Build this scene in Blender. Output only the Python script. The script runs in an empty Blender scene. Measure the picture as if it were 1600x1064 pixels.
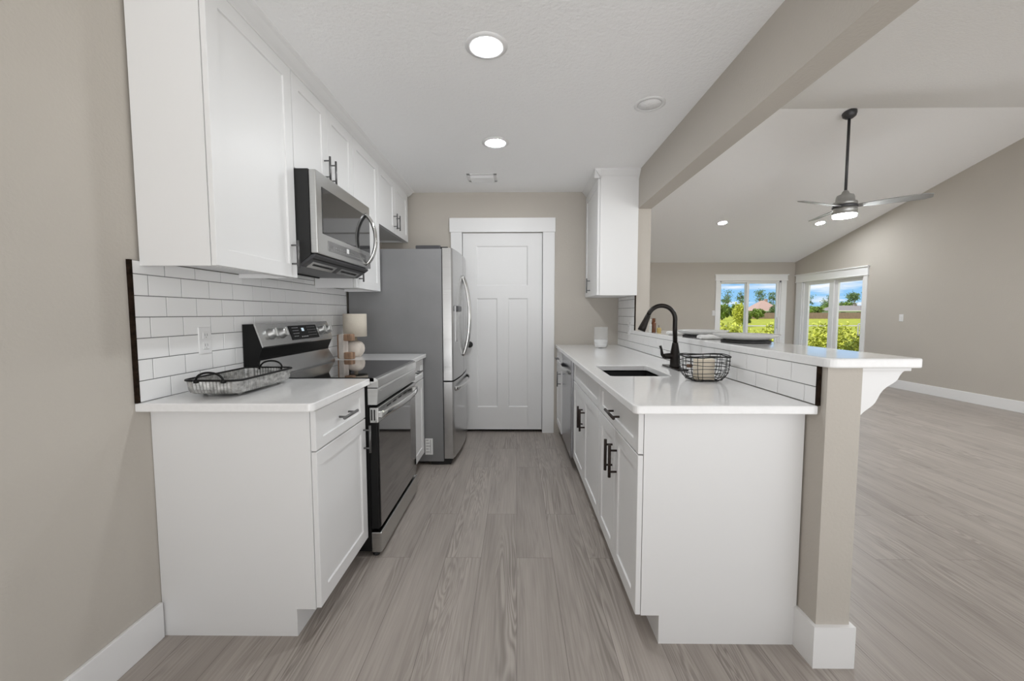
import bpy, bmesh, math, random
from mathutils import Vector, Matrix
random.seed(7)
PI = math.pi
C = bpy.context.scene.collection

# ------------------------------------------------------------------ camera
CAM_H = 1.2315
f_px, pitch, yaw, roll = 638.4, -0.0658, -0.0111, -0.0017
cy, sy = math.cos(yaw), math.sin(yaw)
cp, sp = math.cos(pitch), math.sin(pitch)
cr, sr = math.cos(roll), math.sin(roll)
right = Vector((cy, -sy, 0))
fwd = Vector((cp*sy, cp*cy, sp))
up = Vector((-sp*sy, -sp*cy, cp))
c_right = right*cr + up*sr
c_up = up*cr - right*sr
cam_data = bpy.data.cameras.new('camera')
cam_data.sensor_fit = 'HORIZONTAL'
cam_data.sensor_width = 36
cam_data.lens = f_px*36/1600
cam_data.clip_start = 0.02
cam_data.clip_end = 400
cam = bpy.data.objects.new('camera', cam_data)
C.objects.link(cam)
m = Matrix((c_right, c_up, -fwd)).transposed().to_4x4()
m.translation = Vector((0, 0, CAM_H))
cam.matrix_world = m
sc = bpy.context.scene
sc.camera = cam
sc.view_settings.view_transform = 'Standard'
sc.view_settings.look = 'None'
sc.view_settings.exposure = 0.0
sc.view_settings.gamma = 1.0
sc.view_settings.use_curve_mapping = False
sc.cycles.diffuse_bounces = 10
sc.cycles.max_bounces = 16

# ------------------------------------------------------------------ light levels
LAMP_K = 150.0         # recessed light nearest the camera
LAMP_J = 195.0         # recessed light farther back in the kitchen
LAMP_L = 390.0         # recessed lights, living room, including the added pair out of view
FANLAMP = 215.0        # light of the ceiling fan
SUN = 4.6
SKY_FRONT = 1.05        # blue sky beyond the sliding doors
FILL_BACK_UP = 1.12      # added white fill light, upper half of the world behind the camera
FILL_BACK_LOW = 3.1     # added fill light from below the horizon behind the camera

# ------------------------------------------------------------------ world
w = bpy.data.worlds.new('sky'); sc.world = w; w.use_nodes = True
nt = w.node_tree; N = nt.nodes; K = nt.links
for n in list(N): N.remove(n)
def wn(t, **k):
    n = N.new(t)
    for a, b in k.items(): setattr(n, a, b)
    return n
tc = wn('ShaderNodeTexCoord'); sep = wn('ShaderNodeSeparateXYZ'); K.new(tc.outputs['Generated'], sep.inputs[0])
def math_node(op, a, b=None, clamp=False):
    n = wn('ShaderNodeMath', operation=op); n.use_clamp = clamp
    for i, v in enumerate((a, b)):
        if v is None: continue
        if hasattr(v, 'is_linked'): K.new(v, n.inputs[i])
        else: n.inputs[i].default_value = v
    return n.outputs[0]
def wmix(fac, a, b):
    n = wn('ShaderNodeMix', data_type='RGBA')
    if hasattr(fac, 'is_linked'): K.new(fac, n.inputs[0])
    else: n.inputs[0].default_value = fac
    for s, v in ((n.inputs[6], a), (n.inputs[7], b)):
        if hasattr(v, 'is_linked'): K.new(v, s)
        else: s.default_value = (*v, 1)
    return n.outputs[2]
def scale(c, k_):
    n = wn('ShaderNodeVectorMath', operation='SCALE'); K.new(c, n.inputs[0]); n.inputs[3].default_value = k_
    return n.outputs[0]
z = sep.outputs['Z']; yy = sep.outputs['Y']
zc = math_node('MAXIMUM', z, 0.0)
grad = math_node('MULTIPLY', zc, 5.0, True)
blue = wmix(grad, (0.36, 0.66, 0.96), (0.13, 0.41, 0.90))
den = math_node('ADD', zc, 0.10)
comb = wn('ShaderNodeCombineXYZ')
K.new(math_node('DIVIDE', sep.outputs['X'], den), comb.inputs[0]); K.new(math_node('DIVIDE', yy, den), comb.inputs[1])
noi = wn('ShaderNodeTexNoise'); noi.inputs['Scale'].default_value = 0.85; noi.inputs['Detail'].default_value = 7
noi.inputs['Roughness'].default_value = 0.55; K.new(comb.outputs[0], noi.inputs['Vector'])
rmp = wn('ShaderNodeValToRGB'); rmp.color_ramp.elements[0].position = 0.52; rmp.color_ramp.elements[1].position = 0.66
K.new(noi.outputs['Fac'], rmp.inputs[0])
sky = wmix(rmp.outputs['Color'], blue, (0.95, 0.97, 1.0))
back = math_node('MULTIPLY', math_node('ADD', math_node('MULTIPLY', yy, -1.0), 0.15), 1.6, True)
sky = scale(sky, SKY_FRONT)
sky = wmix(back, sky, (FILL_BACK_UP, FILL_BACK_UP, FILL_BACK_UP))
low = math_node('GREATER_THAN', z, 0.0)
gnd_c = wmix(back, (0.25*SKY_FRONT, 0.28*SKY_FRONT, 0.16*SKY_FRONT), (FILL_BACK_LOW, FILL_BACK_LOW, FILL_BACK_LOW))
sky = wmix(low, gnd_c, sky)
bg = wn('ShaderNodeBackground'); K.new(sky, bg.inputs[0]); bg.inputs[1].default_value = 1.0
wo = wn('ShaderNodeOutputWorld'); K.new(bg.outputs[0], wo.inputs[0])

# ------------------------------------------------------------------ sun
sd = bpy.data.lights.new('sun', 'SUN'); sd.energy = SUN; sd.angle = 0.009; sd.color = (1.0, 0.96, 0.88)
so = bpy.data.objects.new('sun', sd); C.objects.link(so)
so.rotation_euler = Vector((0.85, 0.22, -1.5)).to_track_quat('-Z', 'Y').to_euler()
so.location = (-5, -2, 12)

# ------------------------------------------------------------------ materials
def mat(name, col, rough=0.5, metal=0.0, noise=None, bump=None, spec=None, coat=0.0, trans=0.0, aniso=None):
    """noise=(scale, amount, stretch xyz); bump=(scale, strength, distance)"""
    mt = bpy.data.materials.new(name); mt.use_nodes = True
    t = mt.node_tree; b = t.nodes['Principled BSDF']
    b.inputs['Base Color'].default_value = (*col, 1); b.inputs['Roughness'].default_value = rough
    b.inputs['Metallic'].default_value = metal
    if spec is not None: b.inputs['Specular IOR Level'].default_value = spec
    if coat: b.inputs['Coat Weight'].default_value = coat; b.inputs['Coat Roughness'].default_value = 0.05
    if trans: b.inputs['Transmission Weight'].default_value = trans
    g = t.nodes.new('ShaderNodeNewGeometry')
    if noise:
        mp = t.nodes.new('ShaderNodeMapping'); mp.inputs['Scale'].default_value = noise[2]
        t.links.new(g.outputs['Position'], mp.inputs[0])
        nz = t.nodes.new('ShaderNodeTexNoise'); nz.inputs['Scale'].default_value = noise[0]; nz.inputs['Detail'].default_value = 5
        t.links.new(mp.outputs[0], nz.inputs['Vector'])
        r = t.nodes.new('ShaderNodeValToRGB')
        lo = [c*(1-noise[1]) for c in col]; hi = [min(1, c*(1+noise[1])) for c in col]
        r.color_ramp.elements[0].color = (*lo, 1); r.color_ramp.elements[1].color = (*hi, 1)
        r.color_ramp.elements[0].position = 0.3; r.color_ramp.elements[1].position = 0.7
        t.links.new(nz.outputs['Fac'], r.inputs[0]); t.links.new(r.outputs[0], b.inputs['Base Color'])
    if bump:
        nb = t.nodes.new('ShaderNodeTexNoise'); nb.inputs['Scale'].default_value = bump[0]; nb.inputs['Detail'].default_value = 3
        t.links.new(g.outputs['Position'], nb.inputs['Vector'])
        bp = t.nodes.new('ShaderNodeBump'); bp.inputs['Strength'].default_value = bump[1]; bp.inputs['Distance'].default_value = bump[2]
        t.links.new(nb.outputs['Fac'], bp.inputs['Height']); t.links.new(bp.outputs[0], b.inputs['Normal'])
    return mt
def emit(name, col, s):
    mt = bpy.data.materials.new(name); mt.use_nodes = True
    t = mt.node_tree; t.nodes.remove(t.nodes['Principled BSDF'])
    e = t.nodes.new('ShaderNodeEmission'); e.inputs[0].default_value = (*col, 1); e.inputs[1].default_value = s
    t.links.new(e.outputs[0], t.nodes['Material Output'].inputs[0])
    return mt
def glass(name, tint, refl=0.06, rough=0.0):
    mt = bpy.data.materials.new(name); mt.use_nodes = True
    t = mt.node_tree; t.nodes.remove(t.nodes['Principled BSDF'])
    a = t.nodes.new('ShaderNodeBsdfTransparent'); a.inputs[0].default_value = (*tint, 1)
    g = t.nodes.new('ShaderNodeBsdfGlossy'); g.inputs['Roughness'].default_value = rough
    fr = t.nodes.new('ShaderNodeLayerWeight'); fr.inputs[0].default_value = refl
    mx = t.nodes.new('ShaderNodeMixShader')
    t.links.new(fr.outputs['Fresnel'], mx.inputs[0]); t.links.new(a.outputs[0], mx.inputs[1]); t.links.new(g.outputs[0], mx.inputs[2])
    t.links.new(mx.outputs[0], t.nodes['Material Output'].inputs[0])
    return mt
def milky(name, fac):
    mt = bpy.data.materials.new(name); mt.use_nodes = True
    t = mt.node_tree; b = t.nodes['Principled BSDF']; b.inputs['Base Color'].default_value = (0.85, 0.86, 0.86, 1); b.inputs['Roughness'].default_value = 0.06
    a = t.nodes.new('ShaderNodeBsdfTransparent'); mx = t.nodes.new('ShaderNodeMixShader'); mx.inputs[0].default_value = fac
    t.links.new(a.outputs[0], mx.inputs[1]); t.links.new(b.outputs[0], mx.inputs[2]); t.links.new(mx.outputs[0], t.nodes['Material Output'].inputs[0])
    return mt
def floor_mat():
    mt = bpy.data.materials.new('vinyl plank'); mt.use_nodes = True
    t = mt.node_tree; L = t.links; b = t.nodes['Principled BSDF']
    g = t.nodes.new('ShaderNodeNewGeometry')
    sx = t.nodes.new('ShaderNodeSeparateXYZ'); L.new(g.outputs['Position'], sx.inputs[0])
    cb = t.nodes.new('ShaderNodeCombineXYZ'); L.new(sx.outputs['Y'], cb.inputs[0]); L.new(sx.outputs['X'], cb.inputs[1])
    br = t.nodes.new('ShaderNodeTexBrick'); L.new(cb.outputs[0], br.inputs['Vector'])
    br.inputs['Scale'].default_value = 1.0; br.inputs['Brick Width'].default_value = 1.22; br.inputs['Row Height'].default_value = 0.18
    br.inputs['Mortar Size'].default_value = 0.0009; br.inputs['Mortar Smooth'].default_value = 0.3; br.offset = 0.37; br.offset_frequency = 2
    br.inputs['Color1'].default_value = (0, 0, 0, 1); br.inputs['Color2'].default_value = (1, 1, 1, 1); br.inputs['Mortar'].default_value = (0.5, 0.5, 0.5, 1)
    br.inputs['Bias'].default_value = 0.0
    sc_ = t.nodes.new('ShaderNodeVectorMath'); sc_.operation = 'MULTIPLY'; L.new(br.outputs['Color'], sc_.inputs[0]); sc_.inputs[1].default_value = (7.3, 3.1, 5.7)
    ad = t.nodes.new('ShaderNodeVectorMath'); ad.operation = 'ADD'; L.new(g.outputs['Position'], ad.inputs[0]); L.new(sc_.outputs[0], ad.inputs[1])
    # broad cathedral grain
    mp = t.nodes.new('ShaderNodeMapping'); mp.inputs['Scale'].default_value = (8.0, 0.55, 1); L.new(ad.outputs[0], mp.inputs[0])
    n1 = t.nodes.new('ShaderNodeTexNoise'); n1.inputs['Scale'].default_value = 1.2; n1.inputs['Detail'].default_value = 3; n1.inputs['Distortion'].default_value = 0.8
    L.new(mp.outputs[0], n1.inputs['Vector'])
    ml = t.nodes.new('ShaderNodeMath'); ml.operation = 'MULTIPLY'; ml.inputs[1].default_value = 110; L.new(n1.outputs['Fac'], ml.inputs[0])
    sn = t.nodes.new('ShaderNodeMath'); sn.operation = 'SINE'; L.new(ml.outputs[0], sn.inputs[0])
    # fine fibres
    mp2 = t.nodes.new('ShaderNodeMapping'); mp2.inputs['Scale'].default_value = (140, 3.5, 1); L.new(ad.outputs[0], mp2.inputs[0])
    n2 = t.nodes.new('ShaderNodeTexNoise'); n2.inputs['Scale'].default_value = 1.0; n2.inputs['Detail'].default_value = 4; L.new(mp2.outputs[0], n2.inputs['Vector'])
    mp3 = t.nodes.new('ShaderNodeMapping'); mp3.inputs['Scale'].default_value = (14, 1.6, 1); L.new(ad.outputs[0], mp3.inputs[0])
    n3 = t.nodes.new('ShaderNodeTexNoise'); n3.inputs['Scale'].default_value = 1.0; n3.inputs['Detail'].default_value = 3; L.new(mp3.outputs[0], n3.inputs['Vector'])
    def mul(a, k, off=0.0):
        q = t.nodes.new('ShaderNodeMath'); q.operation = 'MULTIPLY_ADD'; L.new(a, q.inputs[0]); q.inputs[1].default_value = k; q.inputs[2].default_value = off; return q.outputs[0]
    def add(a, c):
        q = t.nodes.new('ShaderNodeMath'); q.operation = 'ADD'; L.new(a, q.inputs[0]); L.new(c, q.inputs[1]); return q.outputs[0]
    bw = t.nodes.new('ShaderNodeSeparateColor'); L.new(br.outputs['Color'], bw.inputs[0])
    mp4 = t.nodes.new('ShaderNodeMapping'); mp4.inputs['Scale'].default_value = (7, 0.9, 1); L.new(ad.outputs[0], mp4.inputs[0])
    n4 = t.nodes.new('ShaderNodeTexNoise'); n4.inputs['Scale'].default_value = 1.0; n4.inputs['Detail'].default_value = 1; L.new(mp4.outputs[0], n4.inputs['Vector'])
    mk = t.nodes.new('ShaderNodeMapRange'); L.new(n4.outputs['Fac'], mk.inputs[0]); mk.inputs[1].default_value = 0.40; mk.inputs[2].default_value = 0.68
    ln = t.nodes.new('ShaderNodeMath'); ln.operation = 'MULTIPLY'; L.new(mul(sn.outputs[0], -0.5, -0.1), ln.inputs[0]); L.new(mk.outputs[0], ln.inputs[1])
    v = add(add(mul(ln.outputs[0], 0.34, 0.53), mul(n2.outputs['Fac'], 0.42, -0.21)), add(mul(n3.outputs['Fac'], 0.42, -0.21), mul(bw.outputs[0], 0.10, -0.05)))
    rp = t.nodes.new('ShaderNodeValToRGB'); L.new(v, rp.inputs[0])
    e = rp.color_ramp.elements
    e[0].position = 0.05; e[0].color = (0.15, 0.128, 0.111, 1)
    e[1].position = 0.95; e[1].color = (0.53, 0.48, 0.435, 1)
    q = rp.color_ramp.elements.new(0.5); q.color = (0.352, 0.314, 0.284, 1)
    mx = t.nodes.new('ShaderNodeMix'); mx.data_type = 'RGBA'; L.new(br.outputs['Fac'], mx.inputs[0]); L.new(rp.outputs[0], mx.inputs[6]); mx.inputs[7].default_value = (0.13, 0.11, 0.10, 1)
    L.new(mx.outputs[2], b.inputs['Base Color'])
    b.inputs['Roughness'].default_value = 0.42; b.inputs['Specular IOR Level'].default_value = 0.45
    bp = t.nodes.new('ShaderNodeBump'); bp.inputs['Strength'].default_value = 0.12; bp.inputs['Distance'].default_value = 0.002
    L.new(n2.outputs['Fac'], bp.inputs['Height']); L.new(bp.outputs[0], b.inputs['Normal'])
    return mt

M = dict(
    wall=mat('greige wall paint', (0.515, 0.480, 0.432), 0.75, noise=(1.5, 0.02, (1, 1, 1)), bump=(90, 0.28, 0.004), spec=0.3),
    ceil=mat('white textured ceiling', (0.93, 0.93, 0.93), 0.85, bump=(60, 0.6, 0.006), spec=0.2),
    trim=mat('white trim paint', (0.84, 0.84, 0.84), 0.4, bump=(20, 0.01, 0.002)),
    door=mat('white door paint', (0.82, 0.82, 0.82), 0.42, bump=(20, 0.01, 0.002)),
    cab=mat('white cabinet lacquer', (0.79, 0.79, 0.79), 0.42, bump=(25, 0.01, 0.002)),
    quartz=mat('white quartz', (0.84, 0.84, 0.84), 0.09, noise=(60, 0.02, (1, 1, 1)), coat=0.2),
    tile=mat('white glazed tile', (0.84, 0.84, 0.84), 0.12, bump=(8, 0.03, 0.004)),
    grout=mat('grey grout', (0.16, 0.16, 0.16), 0.9, bump=(200, 0.2, 0.001)),
    rawedge=mat('dark raw tile edge', (0.018, 0.011, 0.007), 0.95, spec=0.1, noise=(60, 0.5, (1, 1, 1)), bump=(120, 0.8, 0.004)),
    steel=mat('stainless steel', (0.52, 0.52, 0.52), 0.22, 1.0, noise=(3, 0.05, (1, 1, 90))),
    steelh=mat('stainless steel brushed', (0.56, 0.56, 0.55), 0.26, 1.0, noise=(3, 0.05, (1, 90, 90))),
    steeld=mat('dark stainless steel', (0.33, 0.33, 0.33), 0.25, 1.0, noise=(3, 0.05, (90, 1, 90))),
    knobsteel=mat('brushed knob steel', (0.50, 0.50, 0.49), 0.36, 0.9, noise=(8, 0.06, (1, 1, 40))),
    dwsteel=mat('dishwasher steel', (0.40, 0.40, 0.42), 0.24, 1.0, noise=(3, 0.05, (1, 1, 90))),
    panelblack=mat('control panel glass', (0.008, 0.008, 0.008), 0.22, spec=0.2, bump=(2, 0.004, 0.001)),
    chrome=mat('polished steel', (0.66, 0.66, 0.65), 0.12, 1.0, bump=(10, 0.01, 0.001)),
    fridgeside=mat('grey painted steel', (0.235, 0.235, 0.24), 0.38, 0.25, noise=(6, 0.04, (1, 1, 1)), bump=(260, 0.08, 0.001)),
    black=mat('black enamel', (0.006, 0.006, 0.006), 0.5, spec=0.25, bump=(30, 0.02, 0.001)),
    blackm=mat('matte black', (0.014, 0.014, 0.014), 0.7, bump=(60, 0.05, 0.001)),
    blackglass=mat('black glass', (0.012, 0.012, 0.013), 0.03, bump=(2, 0.004, 0.001), coat=0.6),
    ovenglass=mat('oven glass', (0.02, 0.019, 0.018), 0.04, bump=(2, 0.004, 0.001), coat=1.0, spec=1.0),
    micglass=mat('microwave glass', (0.028, 0.028, 0.028), 0.05, bump=(2, 0.004, 0.001), coat=0.35, spec=0.6),
    bronze=mat('oil rubbed bronze', (0.010, 0.007, 0.0055), 0.30, 0.0, spec=0.28, noise=(30, 0.35, (1, 1, 1))),
    nickel=mat('grey metal pull', (0.17, 0.17, 0.17), 0.35, 0.8, noise=(40, 0.1, (1, 1, 1))),
    darkpull=mat('dark bronze pull', (0.026, 0.016, 0.013), 0.4, 0.1, spec=0.3, noise=(40, 0.25, (1, 1, 1))),
    sink=mat('black composite sink', (0.006, 0.006, 0.006), 0.5, noise=(200, 0.4, (1, 1, 1))),
    plate=mat('pale grey stoneware', (0.66, 0.66, 0.65), 0.2, noise=(25, 0.03, (1, 1, 1))),
    charger=mat('dark slate charger', (0.045, 0.045, 0.047), 0.6, noise=(40, 0.2, (1, 1, 1))),
    napkin=mat('white linen', (0.78, 0.78, 0.77), 0.9, bump=(400, 0.3, 0.001)),
    shade=mat('cream linen shade', (0.62, 0.565, 0.48), 0.85, noise=(160, 0.06, (1, 1, 3)), bump=(500, 0.2, 0.0006)),
    lampbase=mat('whitewashed wood', (0.70, 0.63, 0.56), 0.7, noise=(12, 0.12, (3, 3, 1)), bump=(60, 0.15, 0.002)),
    woodwhite=mat('limewashed wood', (0.66, 0.61, 0.56), 0.75, noise=(40, 0.14, (2, 2, 0.4)), bump=(80, 0.2, 0.002)),
    woodbrown=mat('brown carved wood', (0.33, 0.205, 0.13), 0.65, noise=(30, 0.4, (2, 2, 0.4)), bump=(80, 0.2, 0.002)),
    twine=mat('twine', (0.45, 0.38, 0.28), 0.9, bump=(300, 0.5, 0.001)),
    galv=mat('ribbed zinc', (0.37, 0.37, 0.36), 0.22, 0.45, noise=(45, 0.42, (1, 1, 1.5)), bump=(60, 0.1, 0.002)),
    plastic=mat('white plastic', (0.78, 0.78, 0.78), 0.35, bump=(20, 0.01, 0.001)),
    plasticd=mat('shadowed plastic slot', (0.34, 0.34, 0.34), 0.5, bump=(20, 0.01, 0.001)),
    candle=mat('cream wax', (0.72, 0.64, 0.52), 0.5, noise=(14, 0.06, (1, 1, 1)), bump=(30, 0.05, 0.002)),
    tagwood=mat('brown tag', (0.11, 0.055, 0.03), 0.6, noise=(90, 0.3, (1, 1, 1))),
    frost=mat('white filling', (0.82, 0.82, 0.82), 0.15, noise=(8, 0.02, (1, 1, 1))),
    clear=milky('clear glass', 0.15),
    pane=glass('window glass', (0.97, 0.98, 0.98), 0.03),
    lampglow=emit('lit kitchen lens', (0.94, 0.975, 1.0), LAMP_K),
    lampglow3=emit('lit kitchen lens by the vent', (0.94, 0.975, 1.0), LAMP_J),
    lampglow2=emit('lit living room lens', (0.94, 0.975, 1.0), LAMP_L),
    fanglow=emit('lit fan lens', (0.94, 0.975, 1.0), FANLAMP),
    display=emit('clock digits', (0.75, 0.9, 1.0), 0.8),
    marks=mat('pale print', (0.45, 0.45, 0.45), 0.5, noise=(50, 0.05, (1, 1, 1))),
    marksd=mat('grey print', (0.22, 0.22, 0.22), 0.5, noise=(50, 0.05, (1, 1, 1))),
    fanmetal=mat('brushed nickel fan', (0.42, 0.42, 0.41), 0.35, 0.7, noise=(20, 0.05, (1, 1, 20))),
    fandark=mat('dark grey fan metal', (0.075, 0.075, 0.08), 0.4, 0.5, noise=(20, 0.08, (1, 1, 20))),
    blade=mat('grey fan blade', (0.27, 0.27, 0.26), 0.5, noise=(10, 0.1, (1, 1, 1))),
    vinyl=mat('white vinyl frame', (0.82, 0.82, 0.82), 0.35, bump=(15, 0.01, 0.001)),
    lawn=mat('yellow green lawn', (0.36, 0.37, 0.025), 0.9, noise=(1.3, 0.3, (1, 1, 1)), bump=(40, 0.8, 0.05)),
    street=mat('pale concrete', (0.42, 0.38, 0.36), 0.9, noise=(2, 0.08, (1, 1, 1))),
    leaf=mat('shrub leaf', (0.52, 0.54, 0.08), 0.6, noise=(9, 0.55, (1, 1, 1))),
    leafd=mat('tree leaf', (0.20, 0.29, 0.06), 0.7, noise=(0.9, 0.5, (1, 1, 1))),
    pine=mat('pine needle', (0.13, 0.20, 0.085), 0.8, noise=(1.2, 0.4, (1, 1, 1))),
    bark=mat('bark', (0.22, 0.16, 0.12), 0.9, noise=(6, 0.3, (2, 2, 0.5))),
    fence=mat('weathered fence wood', (0.27, 0.19, 0.16), 0.85, noise=(4, 0.25, (6, 6, 0.4))),
    roofp=mat('salmon roof shingle', (0.40, 0.27, 0.23), 0.9, noise=(6, 0.12, (1, 1, 4))),
    roofg=mat('grey roof shingle', (0.24, 0.21, 0.20), 0.9, noise=(6, 0.12, (1, 1, 4))),
    stucco=mat('pale stucco', (0.42, 0.52, 0.50), 0.9, noise=(4, 0.05, (1, 1, 1))),
    housewin=mat('house window', (0.06, 0.09, 0.11), 0.15, noise=(4, 0.1, (1, 1, 1))),
    oil=mat('amber bottle', (0.13, 0.04, 0.012), 0.15, noise=(20, 0.2, (1, 1, 1))),
    yellowjar=mat('mustard jar', (0.48, 0.36, 0.13), 0.4, noise=(20, 0.15, (1, 1, 1))),
    greyjar=mat('grey bottle', (0.55, 0.55, 0.52), 0.2, noise=(20, 0.15, (1, 1, 4))),
    cork=mat('dark cap', (0.08, 0.07, 0.06), 0.6, noise=(20, 0.15, (1, 1, 1))),
    label=mat('paper label', (0.80, 0.80, 0.79), 0.6, noise=(80, 0.02, (1, 1, 1))),
)
M['floor'] = floor_mat()

# ------------------------------------------------------------------ mesh builder
class MB:
    def __init__(s): s.v = []; s.f = []; s.sm = []
    def add(s, vs, fs, smooth=False):
        o = len(s.v); s.v += [tuple(a) for a in vs]; s.f += [[i+o for i in q] for q in fs]; s.sm += [smooth]*len(fs); return s
    def box(s, a, b, bev=0.0):
        x0, y0, z0 = [min(p, q) for p, q in zip(a, b)]; x1, y1, z1 = [max(p, q) for p, q in zip(a, b)]
        if bev <= 0:
            return s.add([(x0,y0,z0),(x1,y0,z0),(x1,y1,z0),(x0,y1,z0),(x0,y0,z1),(x1,y0,z1),(x1,y1,z1),(x0,y1,z1)],
                         [(0,3,2,1),(4,5,6,7),(0,1,5,4),(1,2,6,5),(2,3,7,6),(3,0,4,7)])
        bm = bmesh.new(); bmesh.ops.create_cube(bm, size=1)
        for v in bm.verts:
            v.co = Vector(((x0+x1)/2+v.co.x*(x1-x0), (y0+y1)/2+v.co.y*(y1-y0), (z0+z1)/2+v.co.z*(z1-z0)))
        bev = min(bev, 0.49*min(x1-x0, y1-y0, z1-z0))
        bmesh.ops.bevel(bm, geom=list(bm.edges), offset=bev, segments=2, profile=0.5, affect='EDGES')
        bm.verts.index_update()
        s.add([v.co[:] for v in bm.verts], [[v.index for v in q.verts] for q in bm.faces]); bm.free(); return s
    def prism(s, pts, axis, a, b, smooth=False):
        """polygon pts in the plane normal to axis, extruded a..b. axis 0: pts=(y,z); 1: (x,z); 2: (x,y)"""
        def P3(p, t): return {0: (t, p[0], p[1]), 1: (p[0], t, p[1]), 2: (p[0], p[1], t)}[axis]
        n = len(pts)
        area = sum(pts[i][0]*pts[(i+1) % n][1]-pts[(i+1) % n][0]*pts[i][1] for i in range(n))
        ccw = area > 0
        if axis == 1: ccw = not ccw
        if a > b: a, b = b, a
        vs = [P3(p, a) for p in pts]+[P3(p, b) for p in pts]
        lo = list(range(n)); hi = [n+i for i in range(n)]
        fs = [lo[::-1] if ccw else lo, hi if ccw else hi[::-1]]
        for i in range(n):
            j = (i+1) % n
            fs.append((i, j, n+j, n+i) if ccw else (j, i, n+i, n+j))
        o = len(s.v); s.v += vs; s.f += [[q+o for q in fc] for fc in fs]; s.sm += [False, False]+[smooth]*n
        return s
    def tube(s, pts, r, seg=10, closed=False, cap=True, flat=None):
        pts = [Vector(p) for p in pts]; n = len(pts)
        rs = r if isinstance(r, (list, tuple)) else [r]*n
        T = []
        for i in range(n):
            if closed: d = pts[(i+1) % n]-pts[i-1]
            else: d = pts[min(i+1, n-1)]-pts[max(i-1, 0)]
            T.append(d.normalized())
        ref = Vector((0, 0, 1)) if abs(T[0].z) < 0.9 else Vector((1, 0, 0))
        nrm = (ref-T[0]*ref.dot(T[0])).normalized(); vs = []
        for i in range(n):
            nrm = (nrm-T[i]*nrm.dot(T[i])).normalized(); bn = T[i].cross(nrm)
            for k in range(seg):
                a = 2*PI*k/seg
                sx, sy_ = (1, 1) if flat is None else flat
                vs.append(pts[i]+nrm*(math.cos(a)*rs[i]*sx)+bn*(math.sin(a)*rs[i]*sy_))
        fs = []
        for i in range(n if closed else n-1):
            j = (i+1) % n
            for k in range(seg):
                l = (k+1) % seg
                fs.append((i*seg+k, i*seg+l, j*seg+l, j*seg+k))
        s.add(vs, fs, True)
        if cap and not closed:
            o = len(s.v)-len(vs)
            s.f += [[o+k for k in range(seg)][::-1], [o+(n-1)*seg+k for k in range(seg)]]; s.sm += [False, False]
        return s
    def lathe(s, prof, c, seg=32, axis='z', smooth=True):
        """prof = [(r, h)...]; revolve around an axis through c"""
        vs = []; n = len(prof)
        for (r, h) in prof:
            for k in range(seg):
                a = 2*PI*k/seg; p = (r*math.cos(a), r*math.sin(a), h)
                if axis == 'x': p = (h, r*math.cos(a), r*math.sin(a))
                elif axis == 'y': p = (r*math.sin(a), h, r*math.cos(a))
                vs.append((c[0]+p[0], c[1]+p[1], c[2]+p[2]))
        fs = []
        for i in range(n-1):
            for k in range(seg):
                l = (k+1) % seg; fs.append((i*seg+k, i*seg+l, (i+1)*seg+l, (i+1)*seg+k))
        s.add(vs, fs, smooth)
        o = len(s.v)-len(vs)
        if prof[0][0] > 1e-6: s.f.append([o+k for k in range(seg)][::-1]); s.sm.append(False)
        if prof[-1][0] > 1e-6: s.f.append([o+(n-1)*seg+k for k in range(seg)]); s.sm.append(False)
        return s
    def rects(s, rings, axis, sign):
        """loft of rectangles: rings=[(u0,u1,v0,v1,w)], u,v in plane, w along axis. axis 0: u=y v=z; 1: u=x v=z; 2: u=x v=y"""
        vs = []
        for (u0, u1, v0, v1, w_) in rings:
            for (u, v) in ((u0, v0), (u1, v0), (u1, v1), (u0, v1)):
                vs.append({0: (w_, u, v), 1: (u, w_, v), 2: (u, v, w_)}[axis])
        fs = []
        for i in range(len(rings)-1):
            for k in range(4):
                l = (k+1) % 4; fs.append([i*4+k, i*4+l, (i+1)*4+l, (i+1)*4+k])
        n = len(rings)-1
        fs.append([3, 2, 1, 0]); fs.append([n*4+k for k in range(4)])
        flip = (sign < 0) != (axis == 1)
        if flip: fs = [q[::-1] for q in fs]
        return s.add(vs, fs)
    def xf(s, mtx):
        s.v = [tuple(mtx @ Vector(p)) for p in s.v]; return s
    def build(s, name, material, parent=None, loc=None, sharp=True):
        off = Vector(loc) if loc is not None else Vector((0, 0, 0))
        base = off.copy()
        if parent is not None:
            base = world_loc(parent)+off if loc is None else world_loc(parent)
            base = world_loc(parent)
        me = bpy.data.meshes.new(name)
        me.from_pydata([tuple(Vector(p)-base) for p in s.v], [], s.f)
        me.polygons.foreach_set('use_smooth', s.sm)
        me.update()
        bm = bmesh.new(); bm.from_mesh(me); bmesh.ops.recalc_face_normals(bm, faces=bm.faces); bm.to_mesh(me); bm.free()
        me.materials.append(material)
        o = bpy.data.objects.new(name, me); C.objects.link(o)
        if parent is not None: o.parent = parent
        else: o.location = base
        return o
def world_loc(o):
    l = Vector(o.location)
    while o.parent is not None:
        o = o.parent; l += Vector(o.location)
    return l
def tag(o, label, cat, group=None, kind=None):
    if label: o['label'] = label
    if cat: o['category'] = cat
    if group: o['group'] = group
    if kind: o['kind'] = kind
    return o
def thing(name, loc, label, cat, group=None):
    o = bpy.data.objects.new(name, None); C.objects.link(o); o.location = loc; o.empty_display_size = 0.05
    return tag(o, label, cat, group)
def lab(o, t): o['label'] = t; return o
def struct(mb, name, m_, label=None):
    o = mb.build(name, m_); o['kind'] = 'structure'
    if label: o['label'] = label
    return o
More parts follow.
